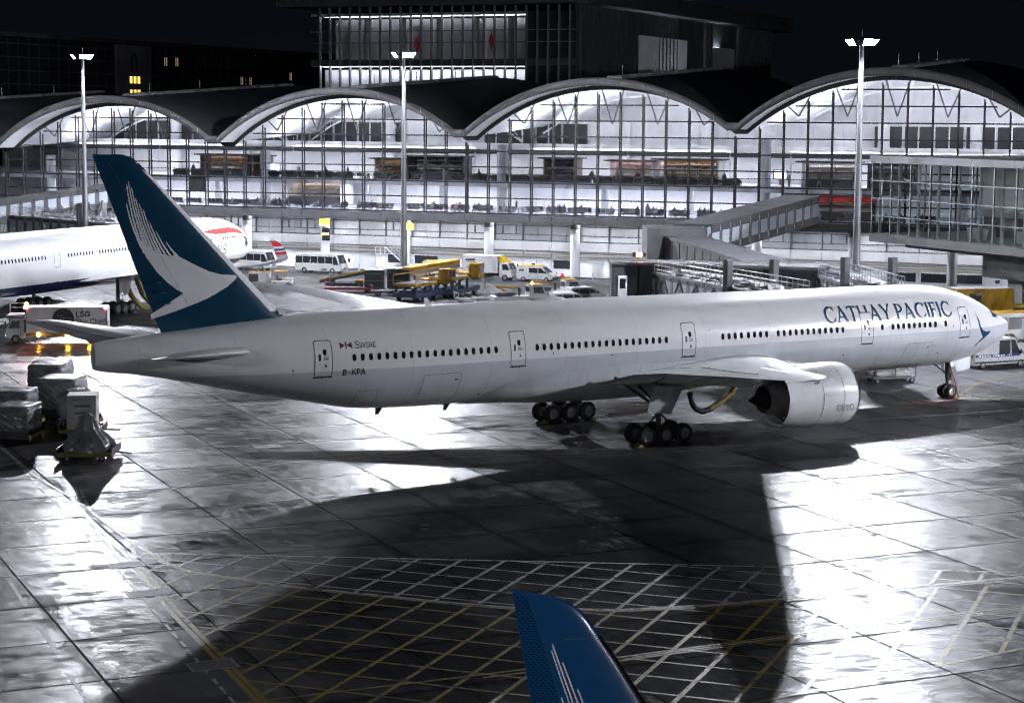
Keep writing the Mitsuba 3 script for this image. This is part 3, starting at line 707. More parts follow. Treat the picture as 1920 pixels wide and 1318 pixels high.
# doors
for x, z0, z1 in ((-22.7, 5.5, 7.62), (-9.25, 5.35, 7.5), (4.25, 5.15, 7.35), (20.15, 5.1, 7.25), (29.9, 5.02, 7.17)):
    o = rrect(x - .55, x + .55, z0, z1, .16)
    k = put(A + '__door', FUS.wrap(o.buffer(-.03), .016), 'paint_white', True)
    put(k + '__outline', FUS.wrap(o.buffer(.03).difference(o.buffer(-.03)), .013), 'steel', True)
    put(k + '__sill', FUS.wrap(sg.box(x - .62, z0 - .09, x + .62, z0 - .02), .022), 'frame_dark', True)
    put(k + '__handle', FUS.wrap(rrect(x - .33, x - .17, z0 + .95, z0 + 1.35, .07), .020), 'frame_dark', True)
    put(k + '__window', FUS.wrap(oval(x + .08, z0 + 1.45, .12, .18), .020), 'glass_dark', True)
    put(k + '__notice', FUS.wrap(shapely.union_all([sg.box(x - .02, z0 + 1.0, x + .3, z0 + 1.07), sg.box(x, z0 + 1.14, x + .26, z0 + 1.18), sg.box(x + .06, z0 + .55, x + .2, z0 + .72)]), .021), 'line_dark', True)
def hatch_outline(x0, x1, z0, z1, r=.12, w=.03, name='cargo_door'):
    o = rrect(x0, x1, z0, z1, r)
    k = put(A + '__' + name, FUS.wrap(o.buffer(-w), .012), 'paint_white', True)
    put(k + '__outline', FUS.wrap(o.difference(o.buffer(-w)), .014), 'steel', True)
    return k
k = hatch_outline(-16.0, -13.3, 3.45, 5.2); put(k + '__label', FUS.wrap(sg.box(-13.75, 4.72, -13.5, 4.80), .02), 'orange', True)
k = hatch_outline(24.1, 26.7, 3.1, 4.85); put(k + '__label', FUS.wrap(sg.box(26.2, 4.4, 26.45, 4.48), .02), 'orange', True)
hatch_outline(-20.3, -18.9, 3.35, 4.45, .1, .03, 'bulk_hatch')
# lettering and emblems
g, w = letters_roman('CATHAY PACIFIC', 1.02)
g = shapely.affinity.scale(g, 12.35 / w, 1, origin=(0, 0)).buffer(.014)
ang = math.atan(-.0100)
g = shapely.affinity.translate(shapely.affinity.rotate(g, math.degrees(ang), origin=(0, 0)), 16.38, 6.74)
put(A + '__lettering', FUS.wrap(g, .011, res=.4), 'mark_teal', True, label='airline name in large dark teal capitals')
g = text_shape('SWIRE', .36); big = text_shape('S', .48)
g = shapely.union_all([shapely.affinity.translate(shapely.affinity.scale(big, .9, 1, origin=(0, 0)), 0, 0), shapely.affinity.translate(text_shape('WIRE', .36), .33, 0)])
sc = 1.42 / g.bounds[2]
put(A + '__lettering', FUS.wrap(shapely.affinity.translate(shapely.affinity.scale(g, sc, .95, origin=(0, 0)), -20.62, 7.06), .011), 'mark_black', True, label='small dark lettering beside the house flag')
x0, x1, z0, z1 = -21.6, -20.8, 7.06, 7.50; xm, zm = (x0 + x1) / 2, (z0 + z1) / 2
k = put(A + '__house_flag', FUS.wrap(sg.box(x0, z0, x1, z1), .010), 'mark_white', True)
put(k + '__red_triangle', FUS.wrap(sg.Polygon([(x0, z0 + .03), (xm - .05, zm), (x0, z1 - .03)]), .013), 'mark_red', True)
put(k + '__red_triangle', FUS.wrap(sg.Polygon([(x1, z0 + .03), (xm + .05, zm), (x1, z1 - .03)]), .013), 'mark_red', True)
put(k + '__blue_bar', FUS.wrap(shapely.union_all([sg.box(xm - .04, z0, xm + .04, z1), sg.box(x0, zm - .02, x1, zm + .02)]), .016), 'mark_navy', True)
g = text_shape('B-KPA', .36, True)
put(A + '__registration', FUS.wrap(shapely.affinity.translate(shapely.affinity.scale(g, 1.5 / g.bounds[2], 1, origin=(0, 0)), -21.5, 5.5), .012), 'mark_black', True)
g = sg.Polygon([(31.35, 6.85), (31.5, 6.3), (31.75, 5.7), (32.1, 5.35), (32.6, 5.2), (33.15, 5.25), (33.2, 5.2), (33.0, 5.05), (32.4, 4.75), (31.9, 4.45), (31.45, 4.1), (31.42, 4.17), (31.85, 4.6), (32.2, 4.85), (31.95, 5.05), (31.7, 5.4), (31.5, 6.0), (31.38, 6.5)])
put(A + '__nose_emblem', FUS.wrap(g, .012, res=.15), 'mark_teal', True, label='small teal brush stroke emblem on the nose')
for a, b in ((33.9, 34.65), (34.72, 35.3)):
    put(A + '__cockpit_window', FUS.wrap(sg.Polygon([(a, 6.18), (b, 6.05), (b - .02, 6.42 - (b - 34.5) * .25), (a + .1, 6.75 - (a - 34.1) * .25)]), .014), 'glass_dark', True)
mb = MB(); V = []
for x, r, h_ in ((-3.5, .05, 0), (-3.9, .35, .14), (-4.6, .5, .24), (-5.4, .5, .24), (-6.2, .38, .16), (-6.6, .05, 0)):
    t = np.linspace(0, pi, 9); zt = float(FUS.f[0](37.11 - x)) - .03
    V.append(np.stack([np.full(9, x), r * np.cos(t), zt + h_ * np.sin(t)], 1))
put(A + '__radome', mb.grid(np.array(V)), 'paint_plain', True)
for x, s in ((-14.0, 1), (13.8, 1), (-17.5, -1), (-12.6, -1)):
    z = float(FUS.f[0 if s > 0 else 1](37.11 - x)); mb = MB()
    mb.hexa([(x - .25, -.02, z - s * .05), (x + .25, -.02, z - s * .05), (x + .25, .02, z - s * .05), (x - .25, .02, z - s * .05), (x - .35, -.01, z + s * .45), (x - .1, -.01, z + s * .45), (x - .1, .01, z + s * .45), (x - .35, .01, z + s * .45)])
    put(A + '__blade_antenna', mb, 'mark_white' if s > 0 else 'steel_dark')
# landing gear
tyre, rim = wheel_kit(.66, .50)
tp, rp = mikit.ply(tyre.get(), 'rubber', smooth=40), mikit.ply(rim.get(), 'steel', smooth=40)
for sd in (-1, 1):
    y = sd * 5.485
    mb = MB(); mb.cyl((0, y, .9), (0, y, 2.0), .17, 12); mb.cyl((0, y, 1.9), (.05, y, 4.4), .24, 12)
    mb.bar((-1.75, y, .72), (1.75, y, .72), .26, .3)
    for x in (-1.45, 0, 1.45): mb.cyl((x, y - .62, .66), (x, y + .62, .66), .09, 8)
    mb.cyl((-.1, y, 1.9), (-1.25, y, .95), .07, 8); mb.cyl((.1, y, 2.0), (1.2, y, .95), .07, 8)
    mb.cyl((0, y, 2.3), (-2.6, y - sd * 1.3, 4.3), .10, 8); mb.cyl((0, y, 2.4), (.2, y - sd * 2.6, 3.5), .09, 8)
    k = put(A + '__main_gear', mb, 'steel_dark', 40)
    for x in (-1.45, 0, 1.45):
        for o in (-.70, .70):
            q = num(k + '__tyre'); scene[q] = {**tp, 'to_world': T(at(x, y + o, .66))}
            q = num(k + '__rim'); scene[q] = {**rp, 'to_world': T(at(x, y + o, .66))}
    d = [(-1.12, 3.9), (1.2, 3.7), (.25, 2.0), (-1.62, 2.25), (-1.55, 2.55)]
    put(k + '__gear_door', MB().prism(d, (0, y + sd * .95, 0), (1, 0, 0), (0, 0, 1), .06), 'paint_grey')
    for x in (-1.95, 1.95):
        put(num(k + '__chock'), MB().hexa([(x - .3, y - .9, 0.01), (x + .22, y - .9, 0.01), (x + .22, y - .35, 0.01), (x - .3, y - .35, 0.01), (x - .08, y - .9, .2), (x + .06, y - .9, .2), (x + .06, y - .35, .2), (x - .08, y - .35, .2)]), 'hose_yellow')
tyre, rim = wheel_kit(.55, .42)
xn = 31.2
mb = MB(); mb.cyl((xn, 0, .55), (xn, 0, 1.6), .12, 10); mb.cyl((xn, 0, 1.5), (xn - .1, 0, 3.1), .17, 10); mb.cyl((xn, -.45, .55), (xn, .45, .55), .08, 8)
mb.bar((xn + .1, 0, 1.7), (xn - 1.7, 0, 2.9), .12); mb.bar((xn + .25, 0, 1.35), (xn + .25, 0, 1.9), .3); mb.cyl((xn + .2, -.25, 1.7), (xn + .2, .25, 1.7), .12, 8)
k = put(A + '__nose_gear', mb, 'steel_dark', 40)
for o in (-.36, .36):
    put(k + '__tyre', tyre, 'rubber', 40, M=at(xn, o, .55)); put(k + '__rim', rim, 'chrome', 40, M=at(xn, o, .55))
for sd in (-1, 1):
    q = put(k + '__gear_door', MB().prism([(31.0, 2.95), (32.75, 3.15), (32.75, 2.25), (31.4, 2.05)], (0, sd * .75, 0), (1, 0, 0), (0, 0, 1), .04), 'paint_plain')
    if sd < 0:
        g = text_shape('PA', .30, True)
        put(q + '__lettering', MB().prism(shapely.affinity.scale(g, 1.1, 1, origin=(0, 0)), (31.85, -.755, 2.45), (1, 0, 0), (0, 0, 1), .008, (0, -1, 0)), 'mark_black')
mb = MB(); mb.tube([(26.0, -1.0, .06), (28.5, -1.6, .06), (30.6, -1.3, .06), (31.5, -.95, .12), (31.45, -.75, .9), (31.25, -.4, 2.0), (31.2, -.2, 2.7)], .035, 6)
mb.tube([(30.8, -1.35, .06), (31.0, -.95, .4), (31.0, -.7, 1.4), (31.05, -.3, 2.6)], .03, 6)
put('power_cable', mb, 'orange', True, label='orange ground power cable looped around the nose wheels', cat='cable')
mb = MB(); pts = [(6.7, 0, 2.7), (6.72, 0, 2.2), (6.95, 0, 1.4), (7.3, 0, .95), (7.9, 0, .72), (8.5, 0, .85), (9.2, 0, 1.15), (10.4, 0, 1.8), (11.0, 0, 2.7)]
mb.tube(pts[:6], .20, 10)
k = thing('air_hose', 'thick black and yellow air hose hanging under the belly of the white airliner', 'hose')
put(k + '__black_length', mb, 'rubber', 60); put(k + '__yellow_length', MB().tube(pts[5:], .21, 10), 'hose_yellow', 60)
# ------------------------------------------------------------------ the other airliner, nose-in at the next stand (own coordinates as above, MB_ -> world)
MBA = at(-3.54, 93.61, 0, math.radians(36))
_h, _o = np.array([math.cos(math.radians(36)), math.sin(math.radians(36))]), np.array([-3.54, 93.61])
def ba_skin(p, n, uv):
    c = mix((0.012, 0.016, 0.055), (0.66, 0.67, 0.68), smoothstep(3.72, 3.76, p.z))
    x = (p.x - float(_o[0])) * float(_h[0]) + (p.y - float(_o[1])) * float(_h[1])
    fx = dr.abs(x / 4.2 - dr.round(x / 4.2)) * 4.2
    return c * (1 - 0.12 * smoothstep(0.03, 0.01, fx))
prin('paint_white_navy', proc(ba_skin), 0.22, 0, 0.5, clearcoat=0.7, clearcoat_gloss=0.95)
def flag(p, n, uv):
    y = (p.y - float(_o[1])) * float(_h[0]) - (p.x - float(_o[0])) * float(_h[1])
    s = p.z + 0.25 * dr.sin(2.2 * (y + 31)) + 0.10 * dr.sin(5 * y)
    c = mix((0.30, 0.31, 0.33), (0.35, 0.02, 0.03), smoothstep(7.72, 7.76, s))
    c = mix(c, (0.45, 0.46, 0.48), smoothstep(8.15, 8.19, s)); c = mix(c, (0.02, 0.03, 0.12), smoothstep(8.32, 8.36, s))
    c = mix(c, (0.45, 0.46, 0.48), smoothstep(8.55, 8.6, s)); c = mix(c, (0.35, 0.02, 0.03), smoothstep(8.8, 8.84, s))
    return mix(c, (0.40, 0.41, 0.43), smoothstep(9.4, 9.45, s))
prin('winglet_flag', proc(flag), 0.3)
B = thing('airliner', 'white airliner with navy belly parked nose-in behind the teal tail at the left', 'airliner')
def bput(name, mesh, matn, smooth=False, M=None, **k): return put(f'{B}__{name}', mesh, matn, smooth, M=MBA if M is None else MBA @ M, **k)
FB = Body([(0, 5.2, 5.0, .05), (.25, 5.55, 4.6, .5), (1, 6.1, 4.05, 1.15), (2, 6.75, 3.5, 1.75), (3.2, 7.45, 3.1, 2.2), (5, 8.1, 2.75, 2.65), (7.5, 8.55, 2.52, 2.92), (10, 8.75, 2.45, 3.0), (20, 8.8, 2.45, 3.0), (46, 8.95, 2.5, 3.0), (52, 8.97, 2.6, 2.95), (58, 8.9, 3.4, 2.6), (64, 8.6, 4.7, 2.0), (70, 7.9, 6.1, 1.1), (73, 7.4, 6.6, .4)], 36.5)
bput('fuselage', FB.mesh(np.r_[0, .05, .12, np.linspace(.25, 10, 26), np.linspace(11, 52, 24), np.linspace(53, 73, 22)], 56), 'paint_white_navy', True)
for a, b in ((-34.0, -9.0), (-5.4, -.9), (.3, 12.8), (15.2, 23.6), (25.6, 29.8)):
    for x in np.arange(a, b, .545):
        k = num(B + '__window'); scene[k] = shape(FB.wrap(oval(x, 6.42, .13, .21), .01, res=1), 'glass_dark', True, M=MBA)
for x in (-7.45, 14.0, 30.6, -24.0):
    o = rrect(x - .55, x + .55, 5.3, 7.15, .16); bput('door', FB.wrap(o.difference(o.buffer(-.05)), .012), 'line_dark', True)
g = text_shape('AIRWAYS', 1.15); g = shapely.affinity.scale(g, 8.2 / g.bounds[2], 1, origin=(0, 0))
bput('lettering', FB.wrap(shapely.affinity.translate(g, 18.6, 4.55), .012), 'mark_navy', True, label='airline name in dark blue letters below the windows')
bput('speed_ribbon', FB.wrap(sg.Polygon([(21.8, 7.3), (24.5, 7.55), (28.5, 7.6), (31.0, 7.2), (32.2, 6.6), (31.5, 6.65), (29, 6.95), (25, 6.95)]), .012), 'mark_bright_red', True, label='red ribbon mark on the nose')
bput('speed_ribbon', FB.wrap(sg.Polygon([(31.4, 6.4), (32.9, 6.2), (33.2, 5.5), (32.4, 5.0), (31.6, 5.5), (32.2, 5.9)]), .012), 'mark_navy', True, label='dark blue ribbon mark on the nose')
bput('cockpit_window', FB.wrap(sg.Polygon([(33.2, 6.3), (35.0, 6.05), (34.8, 6.4), (33.6, 6.8)]), .014), 'glass_dark', True)
WB = [(0, 14, 3.7, -2.5, 3.3, .12), (3, 12.6, 3.8, -2.6, 3.5, .12), (10, 7.2, 4.5, -2.6, 4.6, .10), (18, 1.0, 5.3, -5.4, 5.45, .09), (26, -5.6, 6.3, -9.6, 6.35, .085), (29.5, -8.7, 6.85, -11.6, 6.9, .08), (31.0, -10.4, 7.2, -12.9, 7.3, .08)]
for sd in (-1, 1):
    w = bput('wing', wing_mesh(WB, sd, 15), 'paint_wing', 50)
    V = []; f = foil(11)
    for y, z, xl, xt in ((31.0, 7.2, -10.4, -12.9), (31.6, 7.45, -11.2, -13.5), (32.0, 7.9, -12.2, -14.4), (32.25, 8.5, -13.2, -15.2), (32.35, 9.1, -14.3, -15.8), (32.4, 9.55, -15.6, -16.3)):
        c = xl - xt; V.append(np.stack([xl - f[:, 0] * c, sd * (y + f[:, 1] * .07 * c * (1 if z > 7.5 else 0)), z + (f[:, 1] * .07 * c if z < 7.6 else 0 * f[:, 1])], 1))
    put(w + '__winglet', MB().grid(np.array(V), closed=True, capends=True), 'winglet_flag', True, M=MBA)
    e = Kit(); engine(e, 'engine', 11.5, sd * 10.5, 2.75, 1.8, 6.2)
    for k, (d, _, _, _) in e.parts.items():
        if k == 'engine': root = num(B + '__engine'); scene[root] = {**d, 'to_world': T(MBA)}
        else: scene[root + k[6:]] = {**d, 'to_world': T(MBA)}
    put(root + '__pylon', MB().box(3.5, 9.5, sd * 10.5 - .22, sd * 10.5 + .22, 4.1, 4.9), 'paint_plain', M=MBA)
    mb = MB(); y = sd * 5.3; mb.cyl((0, y, .9), (0, y, 4.0), .2, 10); mb.bar((-1.7, y, .72), (1.7, y, .72), .25)
    k = bput('main_gear', mb, 'steel_dark', 40)
    for x in (-1.4, 0, 1.4):
        for o in (-.68, .68):
            q = num(k + '__tyre'); scene[q] = {**tp, 'to_world': T(MBA @ at(x, y + o, .66))}
            q = num(k + '__rim'); scene[q] = {**rp, 'to_world': T(MBA @ at(x, y + o, .66))}
    put(k + '__gear_door', MB().prism([(-1.3, 4.0), (1.1, 3.8), (.5, 2.2), (-.3, 1.9), (-.6, 2.4), (-1.2, 2.2)], (0, y + sd * .95, 0), (1, 0, 0), (0, 0, 1), .06), 'paint_grey', M=MBA)
bput('fin', fin_mesh([(8, -24.5, -34.2, .1), (17, -33.5, -37.5, .09)]), 'mark_navy', True)
for sd in (-1, 1): bput('tailplane', wing_mesh([(.6, -27, 7.4, -34, 7.4, .1), (9.4, -34.5, 8.2, -36.8, 8.2, .09)], sd), 'paint_wing', 40)
mb = MB(); mb.cyl((32, 0, .5), (32, 0, 3.0), .15, 8); k = bput('nose_gear', mb, 'steel_dark')
for o in (-.35, .35): q = num(k + '__tyre'); scene[q] = {**tp, 'to_world': T(MBA @ at(32, o, .55, s=.83))}
k = thing('air_hose', 'yellow and black air hoses hanging under the navy bellied airliner', 'hose')
for a, b in (((2.5, -4.5), (5.5, -8.0)), ((4.0, -5.0), (8.0, -8.5))):
    put(k + '__length', MB().tube([(a[0], a[1], 3.4), (a[0] - .3, a[1] - 1.0, 1.7), (a[0] + .3, a[1] - 2.0, .4), (b[0], b[1], .3)], .26, 8), 'hose_yellow', 60, M=MBA)
# ------------------------------------------------------------------ the blue tail close to the viewer
MC = at(-54.3, -73.5, 0, math.radians(-66.4))
C_ = thing('foreground_airliner', 'glossy blue airliner tail fin rising into the bottom of the picture', 'airliner tail')
CS = [(5.6, 6.7, 1.2, .105), (8.5, 4.25, .68, .10), (10.6, 2.45, .22, .095), (11.2, 1.88, .09, .09), (11.42, 1.62, .045, .075), (11.54, 1.35, .02, .055), (11.6, .95, 0, .03)]
fk = put(C_ + '__fin', fin_mesh(CS, 31), 'paint_blue', True, M=MC)
def cw(poly, off=.004, side=-1, res=.15):
    L_ = np.array(CS); f = foil(31); mb = MB()
    for g in getattr(poly, 'geoms', [poly]):
        if g.is_empty or g.geom_type != 'Polygon': continue
        v, t = trimesh.creation.triangulate_polygon(g, engine='earcut'); v, t = trimesh.remesh.subdivide_to_size(np.c_[v, np.zeros(len(v))], t, res, max_iter=12)
        xl_, xt_, tc = [np.interp(v[:, 1], L_[:, 0], L_[:, q]) for q in (1, 2, 3)]; c = xl_ - xt_
        mb.add(np.c_[v[:, 0], side * (np.interp((xl_ - v[:, 0]) / c, f[:31, 0], f[:31, 1]) * tc * c + off), v[:, 1]], t)
    return mb
def cx(z, q): L_ = np.array(CS); a, b = np.interp(z, L_[:, 0], L_[:, 1]), np.interp(z, L_[:, 0], L_[:, 2]); return b + q * (a - b)
zs = np.linspace(5.8, 11.5, 24)
put(fk + '__rudder', cw(sg.Polygon([(cx(z, .01), z) for z in zs] + [(cx(z, .26), z) for z in zs[::-1]])), 'paint_blue_dotted', True, M=MC, label='dark dotted rudder of the blue fin')
put(fk + '__rudder_joint', cw(sg.LineString([(cx(z, .275), z) for z in zs]).buffer(.006, cap_style=2), .006), 'line_dark', M=MC)
put(fk + '__tip_joint', cw(sg.LineString([(cx(10.75, .33), 10.62), (cx(10.9, .6), 10.82), (cx(11.0, .98), 10.95)]).buffer(.006, cap_style=2), .006), 'line_dark', M=MC)
put(fk + '__spar_joint', cw(sg.LineString([(cx(z, .62), z) for z in zs[:-3]]).buffer(.004, cap_style=2), .005), 'mark_teal', M=MC)
for i, (zt, q) in enumerate(((10.52, .34), (10.64, .375), (10.33, .42), (9.86, .47), (9.62, .29), (9.4, .53), (9.0, .6))):
    zz_ = np.linspace(6.0, zt, 9); put(fk + '__stroke', cw(sg.LineString([(cx(z, q) - .02 * (z - zt) * 0 + .012 * (zt - z) ** 1.3, z) for z in zz_]).buffer(.02 if i else .017, cap_style=1), .006), 'mark_white', M=MC)
V = []
for z in np.linspace(5.8, 10.95, 14):
    a, b, tc = [np.interp(z, np.array(CS)[:, 0], np.array(CS)[:, q]) for q in (1, 2, 3)]; c = a - b; q = np.array([.05, .03, .015, .005, 0, .005, .015, .03, .05]); f = foil(31)
    y = (np.interp(q, f[:31, 0], f[:31, 1]) * tc * c + .005) * np.r_[1, 1, 1, 1, 0, -1, -1, -1, -1]; x = a - q * c; x[4] += .01
    V.append(np.stack([x, y, np.full(9, z)], 1))
put(fk + '__leading_edge', MB().grid(np.array(V)), 'chrome', True, M=MC)
FC = Body([(0, 4.0, 3.6, .05), (1, 4.7, 2.9, .9), (4, 5.7, 2.0, 1.9), (6, 5.9, 1.85, 1.97), (28, 5.9, 1.85, 1.97), (33, 5.85, 2.4, 1.8), (38, 5.6, 3.7, 1.1), (41, 5.2, 4.6, .35)], 38.5)
put(C_ + '__fuselage', FC.mesh(np.r_[0, .3, np.linspace(1, 41, 40)], 40), 'paint_plain', True, M=MC)
for sd in (-1, 1):
    put(C_ + '__tailplane', wing_mesh([(.5, 4.3, 5.0, .6, 5.0, .1), (6.2, .9, 5.5, -.6, 5.5, .09)], sd), 'paint_wing', 40, M=MC)
    put(C_ + '__wing', wing_mesh([(.5, 22, 3.0, 15.5, 2.9, .12), (17, 12.5, 4.2, 11, 4.2, .1)], sd), 'paint_wing', 40, M=MC)
    put(C_ + '__main_gear', MB().cyl((17, sd * 3.8, 0.05), (17, sd * 3.8, 3), .3, 8), 'steel_dark', M=MC)
put(C_ + '__nose_gear', MB().cyl((33, 0, .05), (33, 0, 2.5), .2, 8), 'steel_dark', M=MC)
# ------------------------------------------------------------------ the terminal (coordinates u, v, z along and into the glass front; MF turns them into the world)
TB = thing('terminal_building', 'long brightly lit glass-fronted airport terminal under arched roofs', 'terminal building')
def tput(name, mesh, matn, smooth=False, **k): return put(f'{TB}__{name}', mesh, matn, smooth, M=MF, **k)
U0, U1 = -108.0, 108.0
BAYS = [-108, -72, -36, 0, 36, 72, 108]
def valley(u): return 17.45 + .0325 * u           # roof springing height along the front
def arch(u):
    """Underside of the roof at the glass line."""
    b = math.floor(u / 36.0); c = b * 36 + 19.5; t = (u - c) / 18.0
    if abs(t) > 1: t = math.copysign(1, t)
    R, hh = 26.4, 6.55
    return valley(c) + hh - (R - math.sqrt(max(R * R - (18 * t) ** 2, 0))) * (hh / 7.08)
# openings of the front: panes between uprights every 3 m and rails every 2 m
rails = [8.39 + 2 * k for k in range(9)]
gap = .055
panes = []
bays = {}
for b0, b1 in zip(BAYS[1:-1], BAYS[2:]):      # four bays in view and their neighbours
    pass
def wall_top(u): return arch(u) - .55
for bi, b in enumerate((-36, 0, 36, -72, 72)):
    n = num(f'{TB}__window_bay')
    fr = MB()
    for k in range(12 if b != 72 else 4):
        u = b + 3 * k
        big = k == 0
        w = .24 if big else .11
        fr.box(u - w / 2, u + w / 2, -.12, .10, 8.3, wall_top(u))
        fr.box(u - .07, u + .07, .55, .70, 8.3, wall_top(u) - .3)      # inner post of the truss mullion
    for z in rails:
        a, e = None, None
        us = np.arange(b, b + (36 if b != 72 else 12) + .01, .25)
        ok = [wall_top(x) > z + .1 for x in us]
        run = [x for x, o in zip(us, ok) if o]
        if not run: continue
        # the rail may be cut by the arch on either side
        segs, cur = [], []
        for x, o in zip(us, ok):
            if o: cur.append(x)
            elif cur: segs.append(cur); cur = []
        if cur: segs.append(cur)
        for sgm in segs:
            if len(sgm) > 2: fr.box(sgm[0], sgm[-1], -.10, .06, z - .08, z + .08)
    scene[n] = shape(fr, 'frame_dark', M=MF)
    labels[n] = {'label': 'bay of tall glazing with dark uprights and rails'} if bi == 0 else {}
    if not labels[n]: labels.pop(n)
    bays[b] = n
    for k in range(12 if b != 72 else 4):
        ua, ub = b + 3 * k + gap, b + 3 * k + 3 - gap
        for z in rails:
            za, zb = z + gap, z + 2 - gap
            ta, tb = wall_top(ua) + .25, wall_top(ub) + .25
            if min(ta, tb) < za + .2 and max(ta, tb) < za + .4: continue
            poly = sg.Polygon([(ua, za), (ub, za), (ub, min(zb, max(tb, za + .01))), (ua, min(zb, max(ta, za + .01)))])
            c = FW((ua + ub) / 2, 0, (za + zb) / 2); q = project(c)
            panes.append((abs(q[0]) < .275 and q[1] < .19, q[2], n, poly))
panes.sort(key=lambda t: (not t[0], t[1]))
restp = {}
for i, (vis, _, n, poly) in enumerate(panes):
    P = np.array(poly.exterior.coords)[:-1]
    v = np.array([[x, 0, z] for x, z in P])
    if i < 300:
        k = num(n + '__pane'); scene[k] = shape(MB().add(v, [[0, 1, 2, 3]]) if len(v) == 4 else MB().add(v, [[0, 1, 2]]), 'pane', M=MF)
    else:
        restp.setdefault(n, MB()).add(v, [[0, 1, 2, 3]] if len(v) == 4 else [[0, 1, 2]])
for n, mb in restp.items(): put(n + '__pane_field', mb, 'pane', M=MF, kind='stuff')
# roof vaults: dark skin above, white ceiling below, rounded pale edge, dark trim on the glass line
RL, RISE = 50.0, .048
for b in BAYS[:-1]:
    c = b + 19.5
    us = np.linspace(b + 1.5, b + 37.5, 49)
    vs = np.array([-4.2, -3, 0, 10, 20, 30, 40, RL])
    e = 1.02
    top = np.array([[(x, v, arch(min(max(x, b + 1.51), b + 37.49)) + e + RISE * max(v, 0)) for x in us] for v in vs])
    und = np.array([[(x, v, arch(min(max(x, b + 1.51), b + 37.49)) + .28 + RISE * max(v, 0)) for x in us] for v in np.array([-4.0, -3, 0.3, 10, 20, 30, 40, RL])])
    k = tput('roof_vault', MB().grid(top), 'roof_dark', True)
    put(k + '__ceiling', MB().grid(und), 'inner_white', True, M=MF)
    # edge roll: half-round profile following the arch, in segments with dark joints
    seg = 0
    for i in range(0, 48, 4):
        V = []
        for x in us[i:i + 5]:
            z = arch(min(max(x, b + 1.51), b + 37.49)); t = np.linspace(-.65 * pi, .62 * pi, 10)
            V.append(np.stack([np.full(10, x), -4.15 - .42 * np.cos(t), z + .63 + .50 * np.sin(t)], 1))
        V = np.array(V); d = V[-1] - V[0]
        V[0] += d * .006; V[-1] -= d * .006
        put(k + '__edge_panel', MB().grid(V), 'trim', 40, M=MF)
    V = [[(x, v, arch(min(max(x, b + 1.51), b + 37.49)) + dz) for v, dz in ((-.16, -.30), (-.16, .26), (.16, .26), (.16, -.30))] for x in us]
    put(k + '__glazing_trim', MB().grid(np.array(V), closed=True), 'mark_black', M=MF)
    # strip of roof lights along the ridge
    for v in range(2, 46, 6):
        zz = arch(c) + e + RISE * v
        mb = MB(); mb.hexa([(c - 1.1, v, zz - .1), (c + 1.1, v, zz - .1), (c + 1.1, v + 5, zz + .14), (c - 1.1, v + 5, zz + .14), (c - .9, v + .1, zz + .35), (c + .9, v + .1, zz + .35), (c + .9, v + 4.9, zz + .59), (c - .9, v + 4.9, zz + .59)])
        put(k + '__roof_light', mb, 'steel', M=MF)
    for v in (10, 24, 38):
        mb = MB(); zz = arch(c) + e + RISE * v; mb.cyl((c - 1.6, v, zz - .1), (c - 1.6, v, zz + 1.6), .05, 5)
        put(k + '__lightning_rod', mb, 'steel', M=MF)
    # ceiling trusses seen through the glass
    for v in (1.2,):
        mb = MB()
        for x in np.arange(b + 6, b + 34, 6):
            z = arch(x) + .2; zl = valley(c) + 1.9
            if z - zl < .8: continue
            mb.cyl((x, v, z), (x + 1.6, v, zl), .09, 6); mb.cyl((x + 3.2, v, arch(x + 3.2) + .2), (x + 1.6, v, zl), .09, 6)
        put(k + '__truss', mb, 'steel', 40, M=MF)
    # lattice arch deeper inside
    mb = MB(); v = 20
    pa = [(x, v, arch(x) - .2 + RISE * v) for x in np.linspace(b + 3, b + 36, 12)]
    pb = [(x, v, max(arch(x) - 1.7, valley(c) - .6) + RISE * v) for x in np.linspace(b + 3, b + 36, 12)]
    mb.tube(pb, .13, 5)
    for p, q in zip(pa, pb[1:]): mb.cyl(p, q, .06, 4)
    for p, q in zip(pa[1:], pb[1:]): mb.cyl(p, q, .06, 4)
    put(k + '__truss', mb, 'inner_white', M=MF)
# departures floor, its edge, the soffit with light panels, columns
tput('floor', MB().box(U0, U1, -.0, 46, 7.9, 8.26), 'carpet')
for u in np.arange(-78, 78, 3):
    tput('edge_panel', MB().box(u + .02, u + 2.98, -.42, -.02, 7.42, 8.24), 'panel_grey')
tput('soffit', MB().box(U0, U1, -.40, 6.2, 7.22, 7.40), 'panel_grey')
for u in np.arange(-75, 78, 6):
    k = tput('soffit_light', MB().add([(u, .9, 7.215), (u, 2.6, 7.215), (u + 2.0, 2.6, 7.215), (u + 2.0, .9, 7.215)], [[0, 1, 2, 3]]), 'lamp', emit=(L_SOFFIT * .93, L_SOFFIT * .97, L_SOFFIT * 1.05), weight=.12)
for u in np.arange(-69.4, 80, 12):
    if abs(u - 38.6) < 1: pass
    k = tput('column', MB().cyl((u, 1.5, 0), (u, 1.5, 6.55), .62, 20), 'panel_white', 40)
    put(k + '__collar', MB().cyl((u, 1.5, 6.55), (u, 1.5, 7.22), .66, 20), 'panel_grey', 40, M=MF)
    put(k + '__foot', MB().cyl((u, 1.5, 0), (u, 1.5, .45), .68, 20), 'panel_grey', 40, M=MF)
